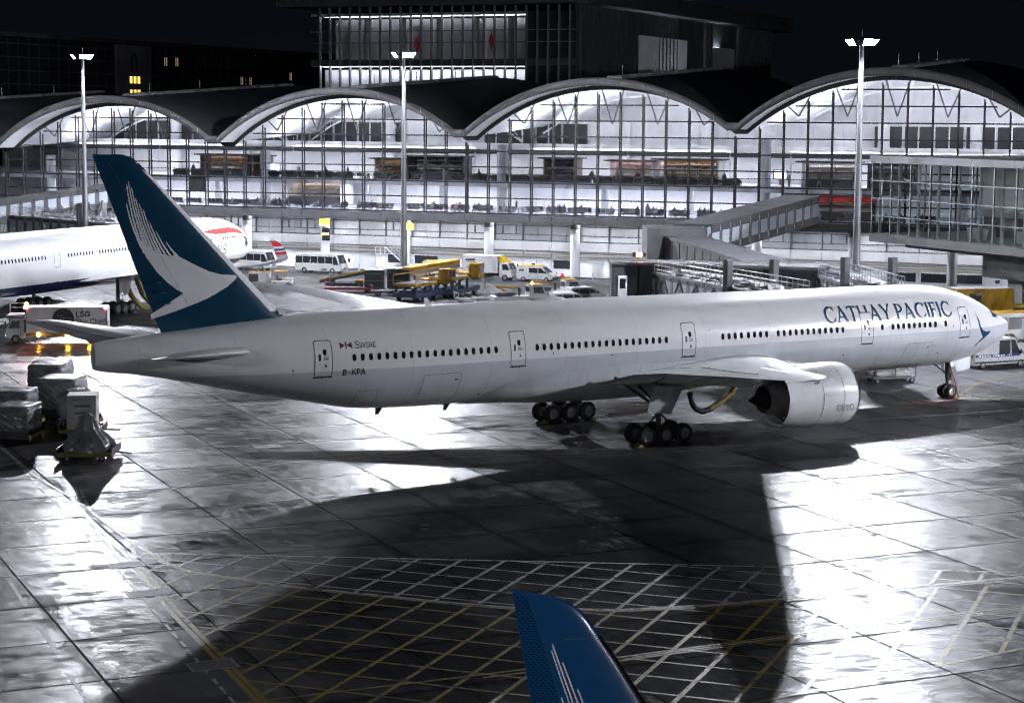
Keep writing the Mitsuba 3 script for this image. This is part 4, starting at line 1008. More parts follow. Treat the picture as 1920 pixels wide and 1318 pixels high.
# ground floor wall: white panels, stone band, white band, strip of windows
rw = np.random.default_rng(5)
wl = tput('lower_wall', MB().box(U0, U1, 5.3, 5.5, 0, 7.22), 'inner_grey')
for u in np.arange(-78, 78, 4):
    a, b = u + .03, u + 3.97
    put(wl + '__panel', MB().box(a, b, 5.12, 5.3, .1, 2.35), 'panel_white', M=MF)
    put(wl + '__stone_panel', MB().box(a, b, 5.16, 5.3, 2.42, 3.36), 'stone', M=MF)
    put(wl + '__panel', MB().box(a, b, 5.02, 5.3, 3.42, 4.62), 'panel_white', M=MF)
    w = MB(); w.box(a - .08, a + .04, 4.95, 5.3, 4.62, 7.2)
    for z in (4.66, 5.45, 6.6): w.box(a, b, 5.05, 5.25, z, z + .08)
    if rw.random() < .45:
        for x in (a + 1.0, a + 2.9): w.box(x, x + .14, 5.05, 5.25, 5.45, 6.6)
    k = put(wl + '__window', w, 'panel_grey', M=MF)
    dark = (u // 12) % 3 == 0
    for x in (a + .04, a + 2.0):
        put(k + '__pane', MB().box(x, x + 1.92, 5.2, 5.28, 4.75, 6.58), 'inner_grey' if dark else 'panel_white', M=MF)
    if rw.random() < .22:
        put(wl + '__dark_window', MB().box(a + .3, b - .3, 5.06, 5.11, 1.15, 2.2), 'pane_tint', M=MF)
    elif rw.random() < .25:
        k = put(wl + '__door', MB().box(a + 1.0, a + 2.9, 5.04, 5.11, .1, 2.25), 'panel_white', M=MF)
        put(k + '__joint', MB().box(a + 1.93, a + 1.97, 5.025, 5.04, .1, 2.25), 'line_dark', M=MF)
        put(k + '__notice', MB().box(a + 1.2, a + 1.75, 5.02, 5.04, 1.3, 1.7), 'vehicle_blue', M=MF)
# ---- inside: mezzanine, balustrade, walls, lights
tput('mezzanine', MB().box(U0, U1, 8.0, 40, 11.55, 12.1), 'inner_white')
tput('mezzanine_edge', MB().box(U0, U1, 7.8, 8.0, 11.5, 12.3), 'inner_grey')
for u in np.arange(-78, 78, 6):
    k = tput('balustrade', MB().box(u + .05, u + 5.95, 7.9, 7.93, 12.3, 13.2), 'pane')
    put(k + '__rail', MB().box(u, u + 6, 7.86, 7.97, 13.2, 13.28), 'frame_dark', M=MF)
tput('back_wall', MB().box(U0, U1, 21.0, 21.4, 8.26, 11.5), 'inner_white')
for u in np.arange(-78, 78, 3):
    tput('wall_panel', MB().box(u + .03, u + 2.97, 20.9, 21.0, 8.3, 11.4), 'inner_white')
# upper storeys set back behind the shops: white panels with strips of dark window
ru = np.random.default_rng(11)
uw = tput('upper_wall', MB().box(-80, 108, 25.2, 25.6, 12.1, 20.2), 'inner_white')
for u in np.arange(-80, 84, 4):
    z0 = 16.2
    put(uw + '__panel', MB().box(u + .03, u + 3.97, 25.0, 25.2, z0, 20.2 if u > 2 or (-40 < u < -20) else 17.0), 'inner_white', M=MF)
    if u <= -24 or -12 < u <= 4 or u > 46:
        k = put(uw + '__window', MB().box(u + .2, u + 3.8, 24.9, 24.98, 17.0, 19.9), 'inner_dark', M=MF)
        put(k + '__bar', MB().box(u + 1.9, u + 2.1, 24.8, 24.9, 17.0, 19.9), 'inner_white', M=MF)
tput('gallery_edge', MB().box(-80, 108, 18.0, 25, 15.75, 16.15), 'inner_grey')
tput('gallery_edge', MB().box(-80, 108, 17.8, 18.0, 15.7, 16.3), 'inner_dark')
tput('gallery_parapet', MB().box(-80, 108, 18.2, 18.3, 16.3, 17.2), 'inner_white')
for u in (-72, -36, 0, 36, 72):
    tput('roof_column', MB().cyl((u + 1.6, 8.6, 8.26), (u + 1.6, 8.6, valley(u) - .3), .75, 20), 'inner_grey', 40)
for u in (-60, -48, -24, -12, 12, 24, 48, 60):
    tput('hall_column', MB().cyl((u + 1.6, 24, 12.1), (u + 1.6, 24, 20.5), .8, 18), 'inner_white', 40)
    tput('hall_column', MB().cyl((u + 1.6, 16, 8.26), (u + 1.6, 16, 11.55), .5, 14), 'inner_grey', 40)
# lamps of the hall: uplighters on the gallery, light strips over the gates and under the gallery
for u in np.arange(-72, 84, 36):
    tput('uplighter', MB().add([(u + 4, 12.0, 16.6), (u + 32, 12.0, 16.6), (u + 32, 12.7, 16.6), (u + 4, 12.7, 16.6)], [[0, 1, 2, 3]]), 'lamp', emit=[L_HALL * 4.0 * c for c in (.94, .97, 1.04)], weight=.5)
    tput('light_strip', MB().add([(u + 2, 10.0, 11.5), (u + 2, 11.2, 11.5), (u + 34, 11.2, 11.5), (u + 34, 10.0, 11.5)], [[0, 1, 2, 3]]), 'lamp', emit=[L_HALL * 1.5 * c for c in (.94, .97, 1.04)], weight=.25)
    tput('light_strip', MB().add([(u + 2, 16.0, 11.5), (u + 2, 16.8, 11.5), (u + 34, 16.8, 11.5), (u + 34, 16.0, 11.5)], [[0, 1, 2, 3]]), 'lamp', emit=[L_HALL * 1.5 * c for c in (.94, .97, 1.04)], weight=.25)
    tput('uplighter', MB().add([(u + 4, 30.0, 17.0), (u + 32, 30.0, 17.0), (u + 32, 30.7, 17.0), (u + 4, 30.7, 17.0)], [[0, 1, 2, 3]]), 'lamp', emit=[L_HALL * 3.0 * c for c in (.94, .97, 1.04)], weight=.3)
    tput('light_strip', MB().add([(u + 2, 19.0, 15.7), (u + 2, 19.8, 15.7), (u + 34, 19.8, 15.7), (u + 34, 19.0, 15.7)], [[0, 1, 2, 3]]), 'lamp', emit=[L_HALL * 1.2 * c for c in (.94, .97, 1.04)], weight=.25)
for u in np.arange(-72, 84, 36):   # bars carrying the uplighters
    mb = MB(); mb.box(u + 3.5, u + 32.5, 11.9, 12.8, 16.4, 16.58)
    for x in (u + 4, u + 18, u + 32): mb.cyl((x, 12.35, 12.1), (x, 12.35, 16.4), .08, 6)
    tput('lamp_gantry', mb, 'inner_white')
tput('end_wall', MB().box(U0, U0 + .4, .5, 46, 0, 20), 'inner_white'); tput('end_wall', MB().box(U1 - .4, U1, .5, 46, 0, 20), 'inner_white')
for b in BAYS[:-1]:
    xs = np.linspace(b + 1.5, b + 37.5, 25)
    tput('rear_wall', MB().prism([(b + 1.5, 0), (b + 37.5, 0)] + [(x, arch(min(max(x, b + 1.51), b + 37.49)) + .3 + RISE * 46) for x in xs[::-1]], (0, 46, 0), (1, 0, 0), (0, 0, 1), .3, (0, 1, 0)), 'inner_white')
# ------------------------------------------------------------------ signs, stair, lounge furniture, shops and people of the terminal
def sign(label, u, v, z, w, h, text, face, ink, th=.34, lit=1.6, tilt=0.0):
    k = Kit(); k.add('case', MB().box(-w / 2, w / 2, 0, .18, -h / 2, h / 2), 'frame_dark')
    k.add('face', MB().add([(-w / 2 + .03, -.006, -h / 2 + .03), (w / 2 - .03, -.006, -h / 2 + .03), (w / 2 - .03, -.006, h / 2 - .03), (-w / 2 + .03, -.006, h / 2 - .03)], [[0, 1, 2, 3]]), 'lamp' if lit else 'mark_black', emit=[lit * c for c in face] if lit else None, weight=.01)
    g = text_shape(text, th, True); b = g.bounds; g = shapely.affinity.translate(g, -(b[0] + b[2]) / 2, -(b[1] + b[3]) / 2)
    mb = MB().prism(g, (0, -.012, 0), (1, 0, 0), (0, 0, 1), .012, (0, -1, 0))
    if isinstance(ink, str): k.add('lettering', mb, ink)
    else: k.add('lettering', mb, 'lamp', emit=ink, weight=.01)
    return k, label, MF @ at(u, v, z, tilt)
k, l, M = sign('', -20.9, .4, 6.6, 1.5, .95, 'N6', (1.9, 1.25, .06), 'mark_black', .55); k.stamp('gate_sign', 'lit yellow gate sign N6 on the column behind the minibus', 'sign', M)
k, l, M = sign('', -8.5, .4, 6.35, 1.5, .95, 'N6R', (1.9, 1.25, .06), 'mark_black', .5); k.add('bracket', MB().box(-.4, -.34, .05, .1, -2.6, -.5).box(.34, .4, .05, .1, -2.6, -.5).box(-.4, .4, .05, .1, -1.6, -1.54), 'steel'); k.stamp('gate_sign', 'lit yellow gate sign N6R beside the second mast', 'sign', M)
k, l, M = sign('', -20.7, .3, 5.0, 1.1, 1.7, '20:20', (0, 0, 0), (30, 9, .6), .26, 0); k.stamp('docking_display', 'dark docking display with an orange time below the N6 sign', 'display', M)
k, l, M = sign('', 0, 0, 0, 1.25, .42, 'N5', (0, 0, 0), (30, 7, 1.2), .34, 0)
k.add('post', MB().cyl((0, .09, -4.4), (0, .09, -.2), .04, 6), 'steel'); k.stamp('gate_sign', 'small black sign with N5 in orange on a thin post', 'sign', frame((33.9, 43.4, 8.0), _r0, np.array([math.sin(YAW), math.cos(YAW), 0]), (0, 0, 1.0)))
k = Kit(); k.add('platform', MB().box(-2.2, -.6, -.5, .5, 3.5, 3.6), 'steel'); k.add('rail', MB().tube([(-2.2, -.5, 3.6), (-2.2, -.5, 4.6), (-.6, -.5, 4.6)], .035, 5), 'panel_white'); k.add('rail', MB().tube([(-.6, -.5, 4.6), (1.6, -.5, 2.8)], .035, 5), 'panel_white')
k.add('rail', MB().tube([(-.6, .5, 4.6), (1.6, .5, 2.8)], .035, 5), 'panel_white')
for x in (-2.1, -1.4, -.7): k.add('post', MB().cyl((x, -.4, 0), (x, -.4, 3.5), .07, 6), 'panel_white')
for s in (-.5, .5): k.add('stringer', MB().bar((-.6, s, 3.5), (1.6, s, 1.75), .06, .2), 'panel_white'); k.add('stringer', MB().bar((1.6, s + 1.1, 1.75), (-.6, s + 1.1, 0.02), .06, .2), 'panel_white')
for i in range(9): k.add('step', MB().box(-.6 + i * .245, -.36 + i * .245, -.5, .5, 3.42 - i * .195, 3.46 - i * .195), 'steel')
for i in range(9): k.add('step', MB().box(1.36 - i * .245, 1.6 - i * .245, .6, 1.6, 1.68 - i * .195, 1.72 - i * .195), 'steel')
k.add('landing', MB().box(1.6, 2.6, -.5, 1.6, 1.70, 1.76), 'steel'); k.stamp('metal_stair', 'white steel stair with landing against the wall left of the second mast', 'stair', MF @ at(-11.6, 1.6, 0))
k = Kit(); k.add('barrel', MB().lathe([(0, .24), (.08, .24), (.1, .15), (.75, .15), (.8, .2), (.95, .14), (1.0, .02)], n=12), 'mark_bright_red', 40); k.add('outlet', MB().cyl((-.3, 0, .6), (.3, 0, .6), .09, 8), 'mark_bright_red'); k.stamp('fire_hydrant', 'red fire hydrant beside the column right of the silver van', 'hydrant', MF @ at(13.6, -.4, 0))
bk_ = Kit(); bk_.add('post', MB().cyl((0, 0, 0), (0, 0, 1.0), .1, 10), 'panel_white', 40); bk_.add('band', MB().cyl((0, 0, .7), (0, 0, .82), .105, 10), 'mark_bright_red', 40)
for u in (-26, -17, -6.0, 11.6, 16.6, 19.6): bk_.stamp('bollard', 'short white bollard with a red band along the terminal wall', 'bollard', MF @ at(u, 2.9, 0), 'white bollards along the terminal wall')
# people: one body each, with clothes and hair as shells over it
def person_meshes(pose):
    J = {'stand': dict(hip=(0, 0, .95), chest=(0, 0, 1.38), head=(.02, 0, 1.62), kl=(.03, .1, .5), kr=(.0, -.1, .5), fl=(0, .11, .06), fr=(0, -.11, .06), el=(0, .26, 1.15), er=(0, -.26, 1.15), hl=(.1, .27, .9), hr=(.08, -.27, .9)),
         'walk': dict(hip=(0, 0, .94), chest=(.04, 0, 1.37), head=(.08, 0, 1.61), kl=(.22, .1, .52), kr=(-.05, -.1, .5), fl=(.32, .1, .08), fr=(-.35, -.1, .12), el=(-.12, .25, 1.15), er=(.12, -.25, 1.15), hl=(-.05, .26, .92), hr=(.3, -.26, 1.0)),
         'sit': dict(hip=(0, 0, .52), chest=(-.05, 0, .98), head=(.02, 0, 1.22), kl=(.45, .12, .54), kr=(.45, -.12, .54), fl=(.48, .12, .06), fr=(.5, -.12, .06), el=(.05, .25, .78), er=(.05, -.25, .78), hl=(.32, .12, .68), hr=(.32, -.12, .68))}[pose]
    def hull(a, ra, b, rb): return m3.Manifold.batch_hull([m3.Manifold.sphere(ra, 8).translate(a), m3.Manifold.sphere(rb, 8).translate(b)])
    q = {k: tuple(float(x) for x in v) for k, v in J.items()}
    sh = {s: (q['chest'][0], s * .17, q['chest'][2] + .06) for s in (1, -1)}; hp = {s: (q['hip'][0], s * .09, q['hip'][2]) for s in (1, -1)}
    def build(g, parts):
        out = []
        if 'head' in parts: out += [hull(q['head'], .105, (q['head'][0] + .02, 0, q['head'][2] - .08), .08), hull((q['chest'][0], 0, q['chest'][2] + .08), .055, (q['head'][0], 0, q['head'][2] - .1), .055)]
        if 'torso' in parts: out += [m3.Manifold.batch_hull([m3.Manifold.sphere(r + g, 8).translate(p) for p, r in ((hp[1], .10), (hp[-1], .10), (sh[1], .075), (sh[-1], .075), (q['chest'], .12))])]
        for s, k, f, e, h in ((1, 'kl', 'fl', 'el', 'hl'), (-1, 'kr', 'fr', 'er', 'hr')):
            if 'legs' in parts: out += [hull(hp[s], .095 + g, q[k], .065 + g), hull(q[k], .062 + g, q[f], .045 + g)]
            if 'feet' in parts: out += [hull(q[f], .05, (q[f][0] + .16, q[f][1], q[f][2] - .02), .04)]
            if 'arms' in parts: out += [hull(sh[s], .06 + g, q[e], .048 + g), hull(q[e], .045 + g, q[h], .035 + (g if g else 0))]
            if 'hands' in parts: out += [hull(q[h], .035, (q[h][0] + .05, q[h][1], q[h][2] - .1), .025)]
        return m3.Manifold.batch_boolean(out, m3.OpType.Add)
    hair = hull((q['head'][0] - .02, 0, q['head'][2] + .03), .11, (q['head'][0] - .05, 0, q['head'][2] - .02), .09)
    return build(0, ('head', 'torso', 'legs', 'arms', 'hands', 'feet')), build(.012, ('torso', 'arms')), build(.012, ('legs',)), hair
PK = {}
for ps in ('stand', 'walk', 'sit'):
    b, c, t, h_ = person_meshes(ps)
    PK[ps] = Kit()
    PK[ps].add('body', b, 'skin_tone', 60); PK[ps].add('jacket', c, 'cloth_dark', 60); PK[ps].add('trousers', t, 'cloth_grey', 60); PK[ps].add('hair', h_, 'mark_black', 60)
def person(pose, u, v, z, turn, label, group=None, coat=None):
    PK[pose].stamp('person', label, 'person', MF @ at(u, v, z, turn), group, {'cloth_dark': coat} if coat else None)
rp_ = np.random.default_rng(3)
person('stand', 14.2, 8.6, 12.1, 2.0, 'person in dark clothes standing alone at the upper balustrade, centre right', coat='cloth_dark')
person('stand', 18.2, 8.8, 12.1, 2.3, 'person in grey standing right of the lone figure at the upper balustrade', coat='cloth_grey')
person('walk', 5.6, 3.6, 8.26, 0, 'person walking alone near the column on the departure level', coat='cloth_dark')
person('walk', 23.5, 4.0, 8.26, 1.0, 'person in grey walking behind the middle of the departure glass', coat='cloth_grey')
for i in range(26):
    person(('stand', 'walk')[i % 2], -46 + 3.9 * i + rp_.uniform(-1, 1), rp_.uniform(8.8, 13), 12.1, rp_.uniform(0, 6), 'small dark figure among the shops on the upper level', 'people on the upper level', ('cloth_dark', 'cloth_grey', 'cloth_dark')[i % 3])
# benches and seated people on the departure level
bn = Kit()
for i in range(4):
    bn.add('seat', MB().box(-1.2 + i * .62, -.66 + i * .62, -.25, .25, .40, .47), 'inner_dark'); bn.add('backrest', MB().hexa([(-1.2 + i * .62, .22, .5), (-.66 + i * .62, .22, .5), (-.66 + i * .62, .28, .5), (-1.2 + i * .62, .28, .5), (-1.2 + i * .62, .34, 1.0), (-.66 + i * .62, .34, 1.0), (-.66 + i * .62, .39, 1.0), (-1.2 + i * .62, .39, 1.0)]), 'inner_dark')
bn.add('beam', MB().box(-1.2, 1.2, -.05, .05, .30, .38), 'steel')
for x in (-.9, .9): bn.add('leg', MB().box(x - .03, x + .03, -.25, .25, 0, .05).box(x - .03, x + .03, -.03, .03, .05, .3), 'steel')
j = 0
for u in np.arange(-50, 62, 3.4):
    for v in (2.3, 4.6):
        if rp_.random() < .28: continue
        uu = u + rp_.uniform(-.4, .4); tn = 0 if v < 3 else pi
        bn.stamp('bench', 'row of dark lounge seats behind the departure level glass', 'bench', MF @ at(uu, v, 8.26, tn), 'rows of lounge seats at the gates')
        for i in range(4):
            if rp_.random() < .28:
                person('sit', uu + (-.93 + i * .62) * (1 if tn == 0 else -1), v, 8.22, tn - pi / 2, 'passenger sitting in a row of lounge seats behind the glass', 'seated passengers at the gates', ('cloth_dark', 'cloth_grey', 'cloth_dark', 'cloth_grey')[j % 4]); j += 1
# tables and plants along the food court edge
tb = Kit(); tb.add('top', MB().cyl((0, 0, .72), (0, 0, .75), .38, 12), 'wood'); tb.add('stem', MB().cyl((0, 0, 0), (0, 0, .72), .04, 6), 'steel')
for s in range(3):
    a = s * 2.1; tb.add('chair', MB().box(.5, .9, -.2, .2, .42, .46).box(.86, .9, -.2, .2, .46, .85).box(.52, .56, -.18, -.14, 0, .42).box(.52, .56, .14, .18, 0, .42).box(.84, .88, -.18, -.14, 0, .42).box(.84, .88, .14, .18, 0, .42), 'inner_dark', M=at(0, 0, 0, a))
for u in np.arange(-46, 34, 1.5):
    if rp_.random() < .8: tb.stamp('cafe_table', 'small cafe table with dark chairs on the upper level', 'table', MF @ at(u + rp_.uniform(-.5, .5), 9.6 + rp_.uniform(0, 2.5), 12.1, rp_.uniform(0, 6)), 'cafe tables on the upper level')
pk_ = Kit(); pk_.add('box', MB().box(-1.2, 1.2, -.22, .22, 0, .55), 'inner_dark'); v_, f_ = lump(2.5, .6, .55, 21, amp=.5); pk_.add('leaves', (v_ + [0, 0, .5], f_), 'leaf', True)
for u in np.arange(-48, 36, 2.9):
    if rp_.random() < .7: pk_.stamp('planter', 'low dark planter with leaves along the upper balustrade', 'planter', MF @ at(u, 8.5, 12.1), 'planters along the upper balustrade')
# shops
def shop(label, u, v, z, w, d, h, wall, back, sign_c=None, lit=None):
    k = Kit(); k.add('side_wall', MB().box(-w / 2, -w / 2 + .2, 0, d, 0, h), wall); k.add('side_wall', MB().box(w / 2 - .2, w / 2, 0, d, 0, h), wall); k.add('roof', MB().box(-w / 2 - .6, w / 2 + .6, -.7, d, h, h + .18), 'inner_dark')
    k.add('rear_wall', MB().box(-w / 2 + .2, w / 2 - .2, d - .2, d, 0, h), back); k.add('counter', MB().box(-w / 2 + .5, w / 2 - .5, .2, .8, 0, 1.1), 'inner_dark')
    for s_ in (1.4, 1.95, 2.5):
        if s_ < h - .3: k.add('shelf', MB().box(-w / 2 + .3, w / 2 - .3, d - .6, d - .2, s_, s_ + .05), 'wood')
    it = MB(); r2 = np.random.default_rng(int(abs(u) * 10) + 1)
    for s_ in (1.45, 2.0, 2.55):
        if s_ < h - .3:
            for x in np.arange(-w / 2 + .4, w / 2 - .5, .32):
                hh = r2.uniform(.12, .34); it.box(x, x + .2, d - .55, d - .3, s_, s_ + hh)
    k.add('goods', it, ('carton', 'wood', 'inner_grey')[int(abs(u)) % 3], kind='stuff')
    if sign_c: k.add('sign_band', MB().box(-w / 2, w / 2, -.2, -.1, h - .75, h - .05), sign_c)
    if lit: k.add('shelf_light', MB().add([(-w / 2 + .3, d - .9, h - .1), (-w / 2 + .3, d - .75, h - .1), (w / 2 - .3, d - .75, h - .1), (w / 2 - .3, d - .9, h - .1)], [[0, 1, 2, 3]]), 'lamp', emit=lit, weight=.02)
    for x in np.linspace(-w / 2 + .8, w / 2 - .8, 4):
        k.add('pendant', MB().cyl((x, .5, h - .9), (x, .5, h), .012, 4).lathe([(0, .02), (.12, .09), (.2, .09)], (x, .5, h - .9), (0, 0, -1), 8), 'inner_dark')
    return k.stamp('shop', label, 'shop', MF @ at(u, v, z))
WARM = (11, 8, 5.5); COOL = (12, 12, 13)
shop('upper level bar with a warm bright shelf wall, right of centre', 26.5, 11.5, 12.1, 8.5, 3, 3.3, 'inner_white', 'wood', None, WARM)
shop('pinkish lit cafe on the upper level left of the warm bar', 18.6, 11.8, 12.1, 6.0, 3, 3.0, 'inner_white', 'inner_white', None, (9, 5, 5))
shop('brown panelled kiosk on the upper level beside the middle roof column', 8.6, 11.5, 12.1, 4.5, 3, 3.2, 'wood', 'wood')
shop('dark counter with hanging lamps on the upper level behind the second mast', -9.8, 12, 12.1, 8.5, 3, 3.2, 'inner_dark', 'inner_dark', None, None)
shop('orange lit stall on the upper level left of the second mast', -16.8, 12, 12.1, 4.5, 3, 2.8, 'wood', 'wood', None, WARM)
shop('bright bottle shop on the upper level right of the teal fin', -43.0, 12, 12.1, 8, 3, 3.0, 'inner_dark', 'inner_white', None, WARM)
shop('wooden stall on the upper level next to the bottle shop', -37.6, 12.5, 12.1, 2.4, 2, 2.9, 'wood', 'wood')
shop('glazed white shop on the upper level in the right hand bay', 45, 12, 12.1, 7, 3, 3.2, 'inner_white', 'inner_grey', None, COOL)
shop('dark fronted shop on the upper level just left of the glass block', 53, 12, 12.1, 6, 3, 3.0, 'inner_dark', 'inner_white', None, COOL)
shop('departure level shop with warm shelves left of the plain wall', -30.0, 14.5, 8.26, 9, 4, 3.1, 'inner_white', 'inner_white', None, WARM)
shop('red fronted duty free shop behind the top of the link ramp', 46.8, 7.0, 8.26, 11, 4, 3.1, 'inner_white', 'inner_white', 'mark_bright_red', WARM)
k = Kit(); k.add('sheet', MB().add([(-1.3, 0, -1), (1.3, 0, -1), (1.3, 0, 1), (-1.3, 0, 1)], [[0, 1, 2, 3]]), 'inner_dark'); k.stamp('blackout_blind', 'dark square blind on the departure glass right of the teal fin', 'blind', MF @ at(-40.5, .3, 11.4))
for u, v, z, lab in ((-33.2, 9, 13.2, 'bluish screen beside the second roof column on the upper level'), (39.5, 9, 13.4, 'bluish screen beside the right roof column on the upper level')):
    k = Kit(); k.add('case', MB().box(-.9, .9, 0, .15, -.6, .6), 'inner_dark'); k.add('picture', MB().add([(-.8, -.01, -.5), (.8, -.01, -.5), (.8, -.01, .5), (-.8, -.01, .5)], [[0, 1, 2, 3]]), 'lamp', emit=(.8, .8, 1.6), weight=.01); k.add('stand', MB().box(-.08, .08, 0, .12, z * 0 - 1.3, -.6), 'inner_dark'); k.stamp('display_screen', lab, 'screen', MF @ at(u, v, z + .4))
# ------------------------------------------------------------------ link ramps, boarding bridges, the glass block on the right, buildings behind
def slab_between(p, q, w, h, side=0.0):
    """A straight covered passage from p to q (floor centres): returns corner function at(t, s, z)."""
    p, q = np.asarray(p, float), np.asarray(q, float); d = q - p; n = nz([-d[1], d[0], 0])
    return lambda t, s, z: p + d * t + n * (s * w / 2) + np.array([0, 0, z])
def passage(key, p, q, w, h, n, wallm, roofm='panel_grey', glass=None, lit=False, roof_t=.25, zg=(.9, 2.4)):
    c = slab_between(p, q, w, h)
    def quadbox(t0, t1, s0, s1, z0, z1): return MB().hexa([c(t0, s0, z0), c(t1, s0, z0), c(t1, s1, z0), c(t0, s1, z0), c(t0, s0, z1), c(t1, s0, z1), c(t1, s1, z1), c(t0, s1, z1)])
    put(key + '__floor', quadbox(0, 1, -1, 1, 0, .25), 'panel_grey')
    for i in range(max(1, n // 3)): put(key + '__roof_panel', quadbox(i / max(1, n // 3) + .001, (i + 1) / max(1, n // 3) - .001, -1.06, 1.06, h, h + roof_t), roofm)
    e = .012
    for i in range(n):
        for s in (-1, 1):
            t0, t1 = i / n + e / 2, (i + 1) / n - e / 2; s0, s1 = sorted((s, s * .96))
            if glass:
                put(key + '__wall_panel', quadbox(t0, t1, s0, s1, .25, zg[0]), wallm); put(key + '__pane', quadbox(t0, t1, *sorted((s * .975, s * .985)), zg[0], zg[1]), glass); put(key + '__wall_panel', quadbox(t0, t1, s0, s1, zg[1], h), wallm)
                put(key + '__upright', quadbox(i / n - e, i / n + e, s0, s1, zg[0], zg[1]), 'steel')
            else: put(key + '__wall_panel', quadbox(t0, t1, s0, s1, .25, h), wallm)
    if lit: put(key + '__ceiling_light', MB().add([c(.04, -.12, h - .05), c(.04, .12, h - .05), c(.96, .12, h - .05), c(.96, -.12, h - .05)], [[0, 1, 2, 3]]), 'lamp', emit=(lit * .95, lit * .98, lit * 1.08), weight=.08)
    return c
prin('frosted', (0.60, 0.64, 0.72), 0.25)
K = thing('link_bridge', 'grey clad switchback ramp linking the terminal to the boarding bridges', 'link bridge')
P0, P1 = FW(44.8, -.6, 8.3), np.array([51.6, 58.2, 6.4])
passage(K, P1, P0, 4.2, 3.1, 12, 'panel_grey', 'panel_grey', 'frosted', 5.0)
put(K + '__landing', MB().mesh(MB().box(-3.0, 3.0, -3.2, 3.2, 0.0, 9.5).get(), at(49.3, 58.5, 0, -.55)), 'panel_grey')
for s in range(7): put(K + '__cladding_panel', MB().box(-2.95 + s * .85, -2.14 + s * .85, -3.26, -3.2, 3.0, 9.0), 'panel_grey', M=at(49.3, 58.5, 0, -.55))
passage(K, (48.6, 55.8, 5.6), (43.6, 36.5, 4.4), 4.2, 2.9, 10, 'panel_grey', 'panel_grey')
passage(K, (33.4, 45.4, 4.0), (44.5, 29.2, 4.2), 4.4, 3.1, 8, 'panel_dark', 'panel_grey')
for p in ((36, 41), (41.5, 33), (46.5, 48)): put(K + '__pier', MB().cyl((p[0], p[1], 0), (p[0], p[1], 4.2), .6, 14), 'concrete_wall', 40)
k = thing('stair_tower', 'dark grey stair tower with a white door below the N5 sign', 'stair tower')
MT = at(33.6, 44.6, 0, math.atan2(_r0[1], _r0[0]))
put(k + '__wall', MB().box(-1.75, 1.75, -1.9, 1.9, 3.0, 7.15), 'panel_dark', M=MT); put(k + '__roof', MB().box(-1.9, 1.9, -2.05, 2.05, 7.15, 7.3), 'panel_grey', M=MT)
d = put(k + '__door', MB().box(-1.15, -.25, -1.97, -1.9, 3.6, 6.1), 'panel_white', M=MT); put(d + '__window', MB().box(-.95, -.45, -1.99, -1.97, 4.9, 5.8), 'glass_dark', M=MT)
for x in (-1.5, .1, .75, 1.4): put(k + '__cladding_joint', MB().box(x, x + .04, -1.93, -1.9, 3.0, 7.1), 'line_dark', M=MT)
put(k + '__stair', MB().bar((-1.8, -1.4, 3.5), (-5.6, -1.4, .2), .25, .9).bar((-1.8, -2.2, 3.5), (-5.6, -2.2, .2), .06, .25), 'steel', M=MT)
for y in (-1.0, -2.3): put(k + '__handrail', MB().tube([(-1.8, y, 4.5), (-5.6, y, 1.2), (-5.6, y, .1)], .04, 5), 'steel', M=MT)
for x in (-1.6, 1.6): put(k + '__leg', MB().box(x - .15, x + .15, -1.7, -1.4, 0, 3.0).box(x - .15, x + .15, 1.4, 1.7, 0, 3.0), 'panel_dark', M=MT)
def bridge(label, p, q, w=3.0, n=14, rails=True, posts=()):
    k = thing('boarding_bridge', label, 'boarding bridge'); c = passage(k, p, q, w, 2.7, n, 'panel_grey', 'steel', 'frosted', 4.0, .2, (.5, 2.35))
    def tr(s):
        mb = MB()
        for i in range(n): a, b = (.3, 2.55) if i % 2 else (2.55, .3); mb.bar(c(i / n, s, a), c((i + 1) / n, s, b), .09)
        return mb
    for s in (-1.03, 1.03): put(k + '__truss', tr(s), 'steel')
    if rails:
        for s in (-.9, .9):
            mb = MB()
            for i in range(2 * n + 1): mb.cyl(c(i / (2 * n), s, 2.9), c(i / (2 * n), s, 4.0), .04, 5)
            for z in (3.2, 3.6, 4.0): mb.cyl(c(0, s, z), c(1, s, z), .04, 5)
            put(k + '__guard_rail', mb, 'steel')
        mb = MB(); mb.tube([c(.15, .2, 3.1), c(.55, .2, 3.25), c(.9, .2, 3.2), c(.97, -.3, 3.0), c(1.0, -.6, 2.0)], .30, 10); put(k + '__air_duct', mb, 'steel', 60)
        for i in range(7): put(k + '__roof_box', MB().mesh(MB().box(-.6, .6, -.4, .4, 0, .35).get(), at(*c(.1 + i * .12, -.3, 2.92), .3 * i)), 'panel_grey')
    e = c(1, 0, 0); d = nz(np.asarray(q, float) - np.asarray(p, float)); mm = frame(e, [d[0], d[1], 0], [-d[1], d[0], 0], (0, 0, 1))
    put(k + '__cab', rbox(-.2, 2.6, -1.9, 1.9, -.1, 3.0, .15), 'panel_grey', 30, M=mm); put(k + '__canopy', MB().mesh(rbox(2.55, 3.3, -1.7, 1.7, 0, 2.9, .2)), 'vehicle_dark', 30, M=mm)
    for t in (.72,):
        for s in (-.9, .9): put(k + '__drive_column', MB().box(-.28, .28, -.28, .28, .9, c(t, 0, 0)[2] + 5.2), 'panel_grey', M=at(*c(t, s * 1.45, 0)[:2], 0))
        for s in (-.9, .9): q_ = num(k + '__tyre'); scene[q_] = {**tp, 'to_world': T(at(*c(t, s * 1.45, 0)[:2], .66))}
    return k
bridge('boarding bridge with white lit sides leading to the second door of the white airliner', (35.5, 41.5, 3.6), (22.6, 8.0, 4.6))
bridge('boarding bridge with roof rails leading to the front door behind the airliner nose', (45.5, 30.0, 3.9), (32.0, 7.6, 4.6), n=12)
